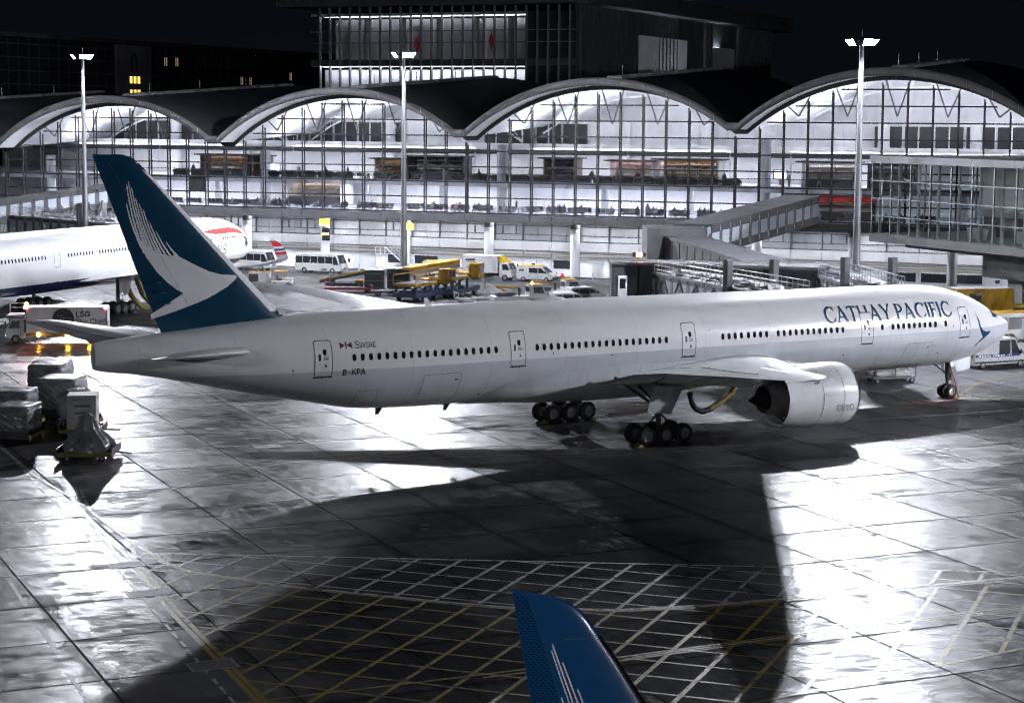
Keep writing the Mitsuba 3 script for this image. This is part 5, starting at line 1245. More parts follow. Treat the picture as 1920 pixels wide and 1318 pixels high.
# left: sloping link and bridge over the other airliner
K = thing('link_bridge', 'pale sloping covered ramp in front of the terminal at the left edge', 'link bridge')
passage(K, FW(-77, -6, 4.3), FW(-50.5, -1.6, 8.2), 3.6, 3.0, 14, 'panel_grey', 'panel_grey', 'frosted', 2.0, .5)
for t in range(4): put(K + '__pier', MB().cyl(FW(-74 + 7 * t, -5.4 + t, 0), FW(-74 + 7 * t, -5.4 + t, 4.6 + t), .5, 12), 'concrete_wall', 40)
mb = MB()
for i in range(12): a = FW(-74 + 2 * i, -7.6 + i * .33, 3.2 + .28 * i); b = FW(-73 + 2 * i, -7.5 + i * .33, 6.2 + .28 * i); mb.bar(a, b, .16); mb.bar(b, FW(-72 + 2 * i, -7.3 + i * .33, 3.5 + .28 * i), .16)
put(K + '__truss', mb, 'steel')
bridge('boarding bridge with roof rails above the navy bellied airliner at the left edge', FW(-60, -14, 4.4), FW(-38.5, -21.5, 4.2), n=12)
# glass block on the right
K = thing('glass_block', 'glazed concourse block jutting out at the right edge, above a dark beam', 'building')
A0, DB = np.array([77.4, 58.6, 0]), nz([-3.7, -26.0, 0]); NB = np.array([-DB[1], DB[0], 0]); NB = NB if NB[0] > 0 else -NB   # NB points into the block
MG = frame(A0, DB, NB, (0, 0, 1.0))
def gput(name, m, matn, **k): return put(f'{K}__{name}', m, matn, M=MG, **k)
LB = 60.0; ZB, ZT = 8.1, 16.4
gput('floor', MB().box(0, LB, .3, 26, 7.7, ZB), 'inner_grey'); gput('roof', MB().box(-.3, LB, -.3, 26, ZT, ZT + .35), 'panel_grey')
for i in range(17): gput('roof_edge_panel', MB().box(i * 3.6 + .02, i * 3.6 + 3.58, -.42, -.3, ZT - .35, ZT + .42), 'panel_grey'); gput('floor_edge_panel', MB().box(i * 3.6 + .02, i * 3.6 + 3.58, -.36, .02, 7.2, 8.08), 'panel_grey')
for i in range(17):
    u = i * 3.6; gput('mullion', MB().box(u - .07, u + .07, -.1, .08, ZB, ZT - .35), 'steel'); gput('inner_column', MB().box(u + .25, u + .5, .7, .95, ZB, ZT), 'panel_white')
    for r in range(4): z = ZB + r * 1.98; gput('pane', MB().add([(u + .08, 0, z + .05), (u + 3.52, 0, z + .05), (u + 3.52, 0, z + 1.93), (u + .08, 0, z + 1.93)], [[0, 1, 2, 3]]), 'pane_grey')
for r in range(1, 4): gput('transom', MB().box(0, LB, -.08, .06, ZB + r * 1.98 - .05, ZB + r * 1.98 + .05), 'steel')
for v in np.arange(0, 26, 3.6):
    gput('mullion', MB().box(-.1, .08, v - .07, v + .07, ZB, ZT - .35), 'steel')
    for r in range(4): z = ZB + r * 1.98; gput('pane', MB().add([(0, v + .08, z + .05), (0, v + 3.52, z + .05), (0, v + 3.52, z + 1.93), (0, v + .08, z + 1.93)], [[0, 3, 2, 1]]), 'pane_grey')
gput('inner_wall', MB().box(8, LB, 9, 9.3, ZB + 3.0, ZT), 'inner_white'); gput('inner_wall', MB().box(9, LB, 8.6, 9.0, ZB, ZB + 2.2), 'inner_dark'); gput('inner_band', MB().box(8, LB, 8.3, 9.0, ZB + 2.2, ZB + 3.0), 'inner_grey')
gput('ceiling_light', MB().add([(6, 5.5, ZT - .05), (6, 5.8, ZT - .05), (50, 5.8, ZT - .05), (50, 5.5, ZT - .05)], [[0, 1, 2, 3]]), 'lamp', emit=(5, 5.2, 5.0), weight=.15)
gput('under_slab', MB().box(3, LB, 2.5, 24, 6.6, 7.7), 'panel_dark')
k = gput('beam', MB().box(15, LB, 4, 10, 4.2, 6.6), 'panel_dark')
for z in np.arange(4.3, 6.5, .24): put(k + '__slat', MB().box(15, LB, 3.9, 4.0, z, z + .16), 'panel_dark', M=MG)
for u in (18, 40): gput('pier', MB().box(u, u + 2.4, 5, 9, 0, 4.2), 'concrete_wall')
for i, u in enumerate((14, 22, 30)):
    kk = Kit(); kk.add('body', MB().hexa([(-1.5, -.6, 0), (1.5, -.6, 0), (1.5, .6, 0), (-1.5, .6, 0), (-1.9, -.6, 1.2), (1.9, -.6, 1.2), (1.6, .6, 1.2), (-1.6, .6, 1.2)]), 'inner_white'); kk.add('top', MB().box(-1.9, 1.9, -.6, .6, 1.2, 1.26), 'inner_grey'); kk.stamp('service_desk', ('white faceted desk behind the left part of the glass block', 'white faceted desk in the middle of the glass block', 'white faceted desk at the right of the glass block')[i], 'desk', MG @ at(u, 4.5, ZB))
# tower behind
K = thing('office_building', 'dark glass building with vertical fins and a lit hall behind the terminal roofs', 'building')
CT = np.array([110.7, 167.6, 0]); D1 = nz([-28.3, 39.2, 0]); D2 = nz([92.3, 61.0, 0])
MO = frame(CT, D1, D2, (0, 0, 1.0)) if np.cross(D1, D2)[2] > 0 else frame(CT, D1, D2, (0, 0, 1.0))
def oput(name, m, matn, **k): return put(f'{K}__{name}', m, matn, M=MO, **k)
W1, W2, ZH = 50.0, 112.0, 39.6
oput('roof', MB().box(-4, W1 + 4, -5, W2 + 4, ZH, ZH + 3.0), 'panel_dark')
for z in (25.3, 30.2): oput('floor', MB().box(.3, W1, .3, 30, z - .8, z), 'inner_grey')
for z in (23.9, 24.6, 29.6): oput('spandrel', MB().box(0, W1, -.12, .1, z - .1, z + 1.0), 'panel_dark')
for i in range(25):
    u = 12 + i * 1.55 if False else 1 + i * 1.96
    oput('fin', MB().box(u - .1, u + .1, -.5, .15, 19, ZH), 'steel')
for z in (33.4, 35.4): oput('transom', MB().box(0, W1, -.15, .05, z, z + .14), 'steel')
for i in range(12): oput('window', MB().add([(9 + i * 3.4 + .1, -.02, 20), (9 + i * 3.4 + 3.3, -.02, 20), (9 + i * 3.4 + 3.3, -.02, ZH - 1), (9 + i * 3.4 + .1, -.02, ZH - 1)], [[0, 1, 2, 3]]), 'pane')
oput('window', MB().box(0, 9.0, -.03, .03, 20, ZH - 1), 'pane_tint')
oput('rear_wall', MB().box(9, W1, 9, 9.3, 30.2, 38), 'inner_white'); oput('rear_wall', MB().box(9, W1, 5, 5.3, 25.3, 29), 'inner_white'); oput('ceiling', MB().box(.2, W1, .3, 12, 38.2, 38.6), 'inner_grey')
for u in (13.5, 20, 27, 34, 41): oput('hall_column', MB().cyl((u, 4, 30.2), (u, 4, 38.2), .5, 12), 'inner_grey', smooth=40)
for u, z in ((16.5, 33.8), (30.6, 33.2)): oput('banner', MB().prism([(-.5, 0), (0, -1.6), (.5, 0), (0, 1.6)], (u, 2.5, z), (1, 0, 0), (0, 0, 1), .06), 'mark_bright_red')
oput('hall_light', MB().add([(10, 3, 38.1), (10, 7, 38.1), (W1 - 1, 7, 38.1), (W1 - 1, 3, 38.1)], [[0, 1, 2, 3]]), 'lamp', emit=(17, 17.4, 18), weight=.15)
oput('hall_light', MB().add([(10, 1.5, 28.9), (10, 3, 28.9), (W1 - 1, 3, 28.9), (W1 - 1, 1.5, 28.9)], [[0, 1, 2, 3]]), 'lamp', emit=(16, 16.4, 17.5), weight=.1)
oput('side_wall', MB().box(-.1, .3, .1, W2, 0, ZH), 'panel_dark')
for i in range(58):
    v = 1 + i * 1.92
    if 50 < v < 66 or 71 < v < 86: continue
    oput('side_fin', MB().box(-.7, -.1, v - .12, v + .12, 18, ZH), 'panel_dark')
prin('lit_slats', (0.5, 0.51, 0.53), 0.5)
for i in range(13): v = 29 + i * 2.0; oput('slat', MB().hexa([(-.2, v, 22.8), (-1.0, v + .6, 22.8), (-1.0, v + .75, 22.8), (-.2, v + .15, 22.8), (-.2, v, 35.6), (-1.0, v + .6, 35.6), (-1.0, v + .75, 35.6), (-.2, v + .15, 35.6)]), 'lit_slats')
oput('slat_light', MB().add([(-1.6, 34, 22.2), (-2.2, 34, 22.2), (-2.2, 50, 22.2), (-1.6, 50, 22.2)], [[0, 1, 2, 3]] if True else None), 'lamp', emit=(34, 36, 40), weight=.08)
oput('recess', MB().box(-.2, -.05, 71, 86, 22, 35), 'inner_grey'); oput('recess_light', MB().add([(-.9, 72, 34.8), (-.5, 72, 34.8), (-.5, 76, 34.8), (-.9, 76, 34.8)], [[0, 3, 2, 1]]), 'lamp', emit=(14, 15, 17), weight=.05)
# hotel
K = thing('hotel_building', 'long dark hotel block with a few lit windows behind the left roofs', 'hotel')
MH = frame(FW(-176.5, 120, 0), FN, -FD, (0, 0, 1.0))   # x along the front, y into the block
def hput(name, m, matn, **k): return put(f'{K}__{name}', m, matn, M=MH, **k)
prin('hotel_glass', grime((0.030, 0.032, 0.042), 0.2, .1), 0.3)
hput('wall', MB().box(-10, 200, .2, 22, 0, 38.4), 'hotel_glass'); hput('roof', MB().box(-12, 202, -1.5, 23, 38.4, 39.4), 'panel_grey')
for z in np.arange(12, 38, 3.1): hput('floor_band', MB().box(-10, 200, -.05, .2, z, z + .25), 'panel_grey')
for u in np.arange(-8, 198, 4.0): hput('mullion', MB().box(u, u + .18, -.02, .2, 8, 38.3), 'panel_dark')
hput('stair_tower', MB().box(68, 84, -.6, .2, 0, 38.2), 'concrete_wall'); hput('emblem', MB().prism(sg.LineString([(0, 0), (0, 3.6), (.6, 4.4), (1.4, 4.4), (2, 3.6), (2, 0)]).buffer(.35, cap_style=2), (74.5, -.75, 31.5), (1, 0, 0), (0, 0, 1), .15, (0, -1, 0)), 'panel_dark')
for z in (28.6, 25.2, 21.9):
    for u in (73.6, 75.4, 77.2): hput('lit_window', MB().add([(u, -.63, z), (u + 1.2, -.63, z), (u + 1.2, -.63, z + 1.8), (u, -.63, z + 1.8)], [[0, 1, 2, 3]]), 'lamp', emit=(.75, .42, .10), weight=.005)
for u, z, c in ((91, 33.5, .09), (96.5, 33.5, .09), (5, 31, .08), (117, 25.2, .35), (126, 25.2, .14), (140, 25.2, .16), (146, 25.2, .22), (131, 29.2, .07), (136, 29.2, .07), (156, 25.2, .2), (160, 31, .10)):
    for o in (0, .9): hput('lit_window', MB().add([(u + o, -.06, z), (u + o + .5, -.06, z), (u + o + .5, -.06, z + 2.2), (u + o, -.06, z + 2.2)], [[0, 1, 2, 3]]), 'lamp', emit=(c, c * .75, c * .4), weight=.005)
g = text_shape('REGAL AIRPORT HOTEL', 3.2); g = shapely.affinity.scale(g, 36.0 / g.bounds[2], 1, origin=(0, 0))
hput('lettering', MB().prism(g, (108.5, -.3, 33.4), (1, 0, 0), (0, 0, 1), .3, (0, -1, 0)), 'panel_grey', label='raised unlit hotel name along the top floor')
# ------------------------------------------------------------------ floodlight masts
def mast(u, v, h, label, n=8, x=None, y=None, power=1.0, arms=1.0, aim=None):
    P = FW(u, v, 0) if x is None else np.array([x, y, 0.0])
    k = thing('floodlight_mast', label, 'floodlight mast', 'tall floodlight masts around the apron')
    mb = MB(); mb.cyl(P, P + [0, 0, h - .2], .42, 16, .20); mb.cyl(P, P + [0, 0, .5], .75, 16)
    put(k + '__pole', mb, 'steel', 40)
    mb = MB(); rad = 1.15 * arms
    base = math.atan2(-FN[1], -FN[0]) if aim is None else aim      # aimed at the stands, away from the terminal
    t = base + np.radians([-88, -70, -52, -34, 34, 52, 70, 88])
    mb.cyl(P + [0, 0, h - .35], P + [0, 0, h + .1], .34, 12)
    for a in t: mb.bar(P + [0, 0, h - .1], P + [rad * math.cos(a), rad * math.sin(a), h - .1], .09)
    mb.cyl(P + [0, 0, h + .3], P + [0, 0, h + 1.0], .05, 6)
    put(k + '__lamp_ring', mb, 'steel_dark')
    lm, hd = MB(), MB()
    for a in t:
        d = np.array([math.cos(a), math.sin(a), 0]); s = np.array([-d[1], d[0], 0]); c = P + d * (rad + .1) + [0, 0, h - .15]
        f = nz(d * .8 + [0, 0, -.62]); up = np.cross(s, f)
        q = [c + s * .36 * i + up * .34 * j for i, j in ((-1, -1), (1, -1), (1, 1), (-1, 1))]
        hd.hexa([p - f * .03 for p in q] + [c - f * .32 + (p - c) * .5 for p in q])
        v = np.array(q); nn = np.cross(v[1] - v[0], v[2] - v[0])
        put(k + '__lamp', MB().add(v, [[0, 1, 2, 3]] if nn @ f > 0 else [[3, 2, 1, 0]]), 'lamp', emit=[L_MAST * power * c_ for c_ in (.93, .96, 1.06)], weight=.14)
    put(k + '__lamp_housing', hd, 'steel_dark')
    return k
mast(1.1, -21.6, 28.2, 'second tall grey mast with white floodlights, rising in front of the terminal left of centre')
mast(0, 0, 27.7, 'tall grey mast with white floodlights standing farthest right, beside the glass block', x=43.6, y=24.0)
mast(-44, -21.6, 28.2, 'tall grey mast with white floodlights standing farthest left, above the white airliner behind')
mast(0, 0, 27.7, 'floodlight mast on the starboard side ahead of the nose, out of shot', x=82, y=-62, power=1.9, aim=2.6)
mast(0, 0, 27.7, 'floodlight mast behind the viewpoint, out of shot', x=-128, y=-98, power=.35, aim=.8)
# ------------------------------------------------------------------ ground vehicles
def shell(profile, W, bev=.10, inset=.05):
    """Side outline (x, z) drawn out to width W, with a rolled edge along both sides."""
    P = np.array(profile, float); c = (P.min(0) + P.max(0)) / 2; s = P.max(0) - P.min(0)
    def ins(k): return c + (P - c) * (1 - 2 * k / s)
    V = [np.c_[q[:, 0], np.full(len(P), y), q[:, 1]] for y, q in ((-W / 2, ins(inset)), (-W / 2 + bev * .35, ins(inset * .3)), (-W / 2 + bev, P), (W / 2 - bev, P), (W / 2 - bev * .35, ins(inset * .3)), (W / 2, ins(inset)))]
    mb = MB().grid(np.array(V), closed=True)
    g = sg.Polygon(ins(inset)).buffer(0)
    for y, fl in ((-W / 2, False), (W / 2, True)):
        v, f = trimesh.creation.triangulate_polygon(g, engine='earcut'); v = np.asarray(v); f = np.asarray(f)
        v3 = np.c_[v[:, 0], np.full(len(v), y), v[:, 1]]
        mb.add(v3, f[:, ::-1] if fl else f)
    return mb
def side_panel(kit, name, poly, W, matn, both=True, t=.025, **k):
    for sd in ((-1, 1) if both else (-1,)):
        mb = MB().prism(poly, (0, sd * (W / 2 + .002), 0), (1, 0, 0), (0, 0, 1), t, (0, sd, 0))
        kit.add(name, mb, matn, **k)
def wheels(kit, xs, W, r, w=.24):
    ty, ri = wheel_kit(r, w)
    tp_, rp_ = mikit.ply(ty.get(), 'rubber', smooth=40), mikit.ply(ri.get(), 'steel', smooth=40)
    for x in xs:
        for sd in (-1, 1):
            n = kit.add('wheel', tp_, 'rubber', M=at(x, sd * (W / 2 - w / 2 + .02), r))
            kit.add(n + '__rim', rp_, 'steel', M=at(x, sd * (W / 2 - w / 2 + .02), r))
def lamps(kit, x, W, z, matn='mark_white', name='headlight', w=.3, h=.16, d=.04):
    for sd in (-1, 1):
        y = sd * (W / 2 - .28); kit.add(name, MB().box(x - d, x + d, y - w / 2, y + w / 2, z - h / 2, z + h / 2), matn)
def screen(kit, p0, p1, W, name='windscreen', matn='glass_dark', t=.03):
    (xa, za), (xb, zb) = p0, p1
    n = nz(np.array([zb - za, 0, xa - xb])) * t * (1 if (zb - za) > 0 else -1)
    v = np.array([(xa, -W / 2, za), (xa, W / 2, za), (xb, W / 2 - .08, zb), (xb, -W / 2 + .08, zb)])
    kit.add(name, MB().hexa(list(v - n * .3) + list(v + n)), matn)

def van_kit(L=5.0, W=1.8, H=2.0, roof='yellow_bright', body='vehicle_white', rear_win=False, beacon=False, stripe=None):
    k = Kit(); a, b = -L / 2, L / 2
    pr_ = [(a, .45), (a + .02, 1.2), (a + .12, H - .12), (a + .25, H - .02), (b - 1.9, H), (b - 1.55, H - .06), (b - .75, 1.2), (b - .15, 1.0), (b, .8), (b, .42), (b - .2, .32), (a + .1, .32)]
    k.add('body', shell(pr_, W), body, 30)
    if roof: k.add('roof', rbox(a + .2, b - 1.75, -W / 2 + .08, W / 2 - .08, H - .06, H + .05, .05), roof, 30)
    side_panel(k, 'window', [(b - 1.95, 1.15), (b - .95, 1.15), (b - 1.6, H - .25), (b - 2.0, H - .22)], W - .04, 'glass_dark')
    side_panel(k, 'window', rrect(b - 3.25, b - 2.1, 1.15, H - .24, .06), W - .04, 'glass_dark')
    if rear_win: side_panel(k, 'window', rrect(a + .3, b - 3.4, 1.15, H - .24, .06), W - .04, 'glass_dark')
    for x in (b - 2.05, b - 3.3): side_panel(k, 'door_joint', sg.box(x, .5, x + .025, H - .2), W - .04, 'line_dark')
    if stripe:
        side_panel(k, 'stripe', sg.box(a + .15, .98, b - 1.0, 1.2), W - .03, stripe)
        side_panel(k, 'sill', sg.box(a + .1, .45, b - .2, .62), W - .03, 'vehicle_dark')
    screen(k, (b - .72, 1.22), (b - 1.5, H - .12), W - .2)
    k.add('bumper', rbox(b - .12, b + .06, -W / 2 + .03, W / 2 - .03, .32, .62, .05), 'vehicle_dark', 30)
    lamps(k, b - .04, W, .82); lamps(k, a + .02, W, 1.1, 'mark_red', 'tail_light', .14, .35)
    wheels(k, (a + .95, b - .95), W, .34)
    for sd in (-1, 1): k.add('mirror', MB().box(b - 1.05, b - .95, sd * W / 2, sd * (W / 2 + .22), 1.2, 1.45), 'vehicle_dark')
    if beacon: k.add('beacon', MB().cyl((b - 2.2, 0, H + .04), (b - 2.2, 0, H + .2), .1, 10), 'lamp', emit=(40, 14, 1), weight=.02)
    return k
def bus_kit(L=7.0, W=2.1, H=2.65, body='vehicle_white', band='glass_dark', seats=True, roof=None):
    k = Kit(); a, b = -L / 2, L / 2
    k.add('body', shell([(a, .5), (a + .02, 1.4), (a + .10, H - .2), (a + .3, H - .02), (b - 1.0, H), (b - .75, H - .12), (b - .25, 1.35), (b, 1.05), (b, .45), (b - .15, .34), (a + .1, .34)], W, .14), body, 30)
    if roof: k.add('roof', rbox(a + .15, b - .8, -W / 2 + .05, W / 2 - .05, H - .1, H + .08, .06), roof, 30)
    n = 5
    xs = np.linspace(a + .15, b - 1.35, n + 1)
    for x0, x1 in zip(xs[:-1], xs[1:]): side_panel(k, 'window', rrect(x0 + .04, x1 - .04, 1.38, H - .38, .06), W - .04, band)
    side_panel(k, 'window', [(b - 1.3, 1.22), (b - .42, 1.22), (b - .82, H - .38), (b - 1.3, H - .38)], W - .04, band)
    screen(k, (b - .24, 1.4), (b - .7, H - .2), W - .2)
    lamps(k, b - .01, W, .85); lamps(k, a + .02, W, 1.0, 'mark_red', 'tail_light', .14, .3)
    k.add('grille', MB().box(b - .03, b + .03, -.4, .4, .62, .78), 'vehicle_dark'); side_panel(k, 'vent', sg.box(.6, .5, 1.3, .68), W - .04, 'vehicle_dark')
    wheels(k, (a + 1.45, b - 1.35), W, .40, .26)
    for sd in (-1, 1): k.add('mirror', MB().box(b - .1, b + .12, sd * (W / 2 + .02), sd * (W / 2 + .25), 1.5, 1.95), 'vehicle_dark')
    return k
def truck_kit(L=6.8, box_h=3.1, cab='vehicle_white', box='vehicle_white', fairing='yellow_bright', lift=0.0, W=2.2):
    k = Kit(); a, b = -L / 2, L / 2; c0 = b - 1.75
    k.add('cab', shell([(c0, .55), (c0, 2.2), (c0 + .15, 2.32), (b - .55, 2.30), (b - .1, 1.45), (b, 1.15), (b, .5), (b - .2, .42), (c0 + .1, .42)], W - .15, .12), cab, 30)
    screen(k, (b - .07, 1.5), (b - .5, 2.2), W - .4)
    side_panel(k, 'window', [(c0 + .45, 1.4), (b - .3, 1.4), (b - .65, 2.12), (c0 + .45, 2.12)], W - .17, 'glass_dark')
    side_panel(k, 'door_joint', sg.box(c0 + .38, .7, c0 + .41, 2.2), W - .17, 'line_dark')
    z0 = .95 + lift
    x1 = c0 - .12
    k.add('box', rbox(a, x1, -W / 2, W / 2, z0, box_h + lift, .05), box, 30)
    for x in (a + .03, x1 - .03): side_panel(k, 'corner_post', sg.box(x - .03, z0, x + .03, box_h + lift - .04), W, 'steel')
    k.add('roof', MB().box(a + .05, x1 - .05, -W / 2 + .05, W / 2 - .05, box_h + lift + .001, box_h + lift + .02), 'panel_white')
    if fairing: k.add('fairing', MB().prism([(c0 + .02, 2.33), (b - .75, 2.33), (c0 + .02, box_h - .02)], (0, -W / 2 + .15, 0), (1, 0, 0), (0, 0, 1), W - .3, (0, 1, 0)), fairing)
    k.add('chassis', MB().box(a + .1, c0 + .3, -.45, .45, .55, .85), 'vehicle_dark')
    k.add('bumper', rbox(b - .1, b + .05, -W / 2 + .15, W / 2 - .15, .38, .68, .05), 'vehicle_grey', 30)
    lamps(k, b - .0, W - .2, .85)
    wheels(k, (a + 1.5, b - .95), W - .1, .42, .28)
    for sd in (-1, 1): k.add('mirror', MB().box(b - .12, b + .02, sd * W / 2, sd * (W / 2 + .2), 1.6, 2.05), 'vehicle_dark')
    return k
def on_front(u, v, turn=0.0): p = FW(u, v, 0); return at(p[0], p[1], 0, PSI + turn)
bk = bus_kit()
bk.stamp('minibus', 'whole white minibus with a dark window band driving before the terminal wall', 'minibus', on_front(-19.9, -2.5))
bk.stamp('minibus', 'white minibus half hidden behind the red striped wingtip', 'minibus', on_front(-31.0, -1.9))
vk = van_kit(); vk.stamp('van', 'white van with a yellow roof parked left of the white box truck', 'van', on_front(-3.4, -.2))
vk2 = van_kit(rear_win=False, body='vehicle_white'); side_panel(vk2, 'logo', shapely.union_all([sg.box(-2.1, 1.35, -1.75, 1.55), sg.box(-1.65, 1.35, -1.45, 1.55)]), 1.78, 'mark_black')
vk2.stamp('van', 'silver white van with a yellow roof driving right of the white box truck', 'van', on_front(10.9, -2.4))
tk = truck_kit(6.9, 3.15); side_panel(tk, 'lettering', shapely.union_all([sg.box(-2.9 + .2 * i, 2.5, -2.9 + .2 * i + .14, 2.72) for i in range(7)] + [sg.box(-2.8, 2.33, -1.7, 2.38)]), 2.22, 'mark_black', both=False)
side_panel(tk, 'side_door', rrect(.75, 1.35, 1.2, 2.7, .03), 2.2, 'vehicle_grey', both=False)
tk.stamp('box_truck', 'white box truck with a yellow cab fairing between two vans', 'truck', on_front(4.4, -2.5))
# tug and generator cart on the open apron
k = Kit()
k.add('body', MB().mesh(rbox(-1.3, 1.3, -.7, .7, .35, .85, .08)).mesh(rbox(.45, 1.35, -.65, .65, .8, 1.1, .08)), 'vehicle_white', 30)
k.add('seat', MB().box(-.5, 0, -.55, .55, .85, 1.05).box(-.6, -.48, -.55, .55, .9, 1.45), 'vehicle_dark')
k.add('canopy', rbox(-.95, .75, -.7, .7, 1.92, 2.02, .04), 'yellow', 30)
for x, y in ((-.85, -.62), (-.85, .62), (.6, -.62), (.6, .62)): k.add('canopy_post', MB().cyl((x, y, .85), (x, y, 1.93), .035, 6), 'yellow')
k.add('steering_wheel', MB().lathe([(0, .16), (.02, .19), (.04, .16)], (.4, .25, 1.25), (-.6, 0, .8), 12), 'vehicle_dark'); lamps(k, 1.34, 1.3, .7); wheels(k, (-.85, .85), 1.4, .32, .22)
k.stamp('tow_tractor', 'small white tow tractor under a yellow canopy beyond the port wing', 'tractor', at(28.6, 110.2, 0, -.55))
k = Kit(); k.add('housing', rbox(-1.3, 1.3, -.8, .8, .5, 1.75, .06), 'vehicle_white', 30)
k.add('grille', MB().box(-1.25, -.1, -.83, -.8, .65, 1.6), 'vehicle_dark'); k.add('panel_joint', MB().box(.35, .38, -.83, -.8, .55, 1.7), 'line_dark'); k.add('panel_joint', MB().box(.85, .88, -.83, -.8, .55, 1.7), 'line_dark')
k.add('roof', MB().box(-1.3, 1.3, -.8, .8, 1.751, 1.80), 'yellow')
for x in (-.4, .4): k.add('exhaust_pipe', MB().cyl((x, 0, 1.8), (x, 0, 2.05), .07, 8), 'vehicle_dark')
k.add('drawbar', MB().bar((1.3, 0, .45), (2.3, 0, .35), .08), 'vehicle_dark'); wheels(k, (-.9, .9), 1.5, .28, .2)
k.stamp('generator_cart', 'white ground power cart hitched behind the small tow tractor', 'cart', at(26.6, 112.2, 0, -.55))
# belt loader
def belt_loader(name, label, M):
    k = Kit(); k.add('chassis', rbox(-2.4, 2.2, -.9, .9, .4, .85, .06), 'vehicle_dark', 30)
    k.add('boom', MB().bar((-3.2, .2, .85), (3.4, .2, 2.2), .9, .3), 'vehicle_blue'); k.add('belt', MB().bar((-3.2, .2, 1.02), (3.4, .2, 2.38), .7, .05), 'rubber')
    for y in (-.27, .67): k.add('side_rail', MB().bar((-3.2, y, 1.06), (3.4, y, 2.42), .06, .14), 'yellow')
    k.add('cab_rail', MB().tube([(-1.9, -.75, .85), (-1.9, -.75, 1.9), (-.9, -.75, 1.9), (-.9, -.75, .85)], .03, 5), 'vehicle_white'); k.add('seat', MB().box(-1.7, -1.2, -.8, -.3, .85, 1.05).box(-1.75, -1.65, -.8, -.3, .9, 1.5), 'rubber')
    k.add('hood', rbox(1.2, 2.2, -.9, -.3, .85, 1.2, .05), 'yellow', 30); wheels(k, (-1.6, 1.6), 1.8, .36, .24)
    return k.stamp(name, label, 'belt loader', M)
belt_loader('belt_loader', 'blue and yellow belt loader with raised boom left of the equipment park', at(34.2, 104.0, 0, -.62))
# container loaders
def container_loader(label, M, deck=2.4, cab_z=2.6):
    k = Kit()
    k.add('chassis', rbox(-4.0, 4.0, -1.6, 1.6, .45, 1.0, .06), 'vehicle_blue', 30); k.add('main_deck', MB().box(-4.0, 1.0, -1.5, 1.5, deck - .3, deck), 'yellow')
    rl = MB()
    for x in np.arange(-3.8, 1.0, .3): rl.cyl((x, -1.35, deck + .03), (x, 1.35, deck + .03), .07, 6)
    k.add('roller_bed', rl, 'steel', kind='stuff'); k.add('front_deck', MB().box(1.3, 4.1, -1.5, 1.5, deck - .05, deck + .2), 'yellow')
    for x in (-3.6, -1.6, .6): k.add('lift_post', MB().box(x - .12, x + .12, -1.5, -1.26, 1.0, deck - .3).box(x - .12, x + .12, 1.26, 1.5, 1.0, deck - .3), 'vehicle_blue')
    for s in (-1, 1):
        k.add('scissor_arm', MB().bar((-3.2, s * 1.1, 1.0), (.2, s * 1.1, deck - .35), .16), 'vehicle_dark'); k.add('scissor_arm', MB().bar((.2, s * 1.1, 1.0), (-3.2, s * 1.1, deck - .35), .16), 'vehicle_dark')
        k.add('guard_rail', MB().tube([(-4, s * 1.5, deck), (-4, s * 1.5, deck + 1.0), (1, s * 1.5, deck + 1.0), (1, s * 1.5, deck)], .045, 6), 'yellow')
    c = k.add('cab', rbox(1.8, 3.6, -2.3, -1.0, cab_z - .2, cab_z + 1.5, .06), 'yellow', 30)
    k.add(c + '__window', MB().box(2.1, 3.3, -2.34, -2.30, cab_z + .4, cab_z + 1.25), 'glass_dark'); k.add(c + '__window', MB().box(3.6, 3.63, -2.1, -1.2, cab_z + .4, cab_z + 1.25), 'glass_dark')
    k.add('ladder', MB().tube([(3.3, -2.4, .4), (3.3, -2.4, cab_z)], .03, 5).tube([(3.7, -2.4, .4), (3.7, -2.4, cab_z)], .03, 5).mesh(MB().box(3.3, 3.7, -2.42, -2.38, .8, .84).box(3.3, 3.7, -2.42, -2.38, 1.3, 1.34).box(3.3, 3.7, -2.42, -2.38, 1.8, 1.84).get()), 'yellow')
    k.add('lamp', MB().cyl((2.0, -1.6, cab_z + 1.5), (2.0, -1.6, cab_z + 1.72), .12, 10), 'yellow_bright'); wheels(k, (-3.0, 2.8), 3.0, .45, .35)
    return k.stamp('container_loader', label, 'container loader', M, 'yellow container loaders in the equipment park')
container_loader('yellow container loader with an empty roller deck nearest the grey boxes', at(35.9, 88.2, 0, .5), 2.0, 1.9)
container_loader('yellow container loader with a high covered deck to the right of the other', at(41.3, 90.2, 0, .62), 2.4, 2.2)
k = Kit(); k.add('boom', rbox(-3.5, 3.5, -.9, .9, 0, .45, .08), 'yellow', 30); k.add('side_plate', MB().box(-3.4, 3.4, -.95, -.9, -.5, 0), 'steel')
for x in (-2.5, 2.5): k.add('leg', MB().cyl((x, 0, -3.2), (x, 0, 0), .1, 8), 'vehicle_dark')
k.stamp('loading_boom', 'yellow loading boom raised above the container loaders', 'boom', at(39.6, 92.6, 3.3, .05, ry=-.10))
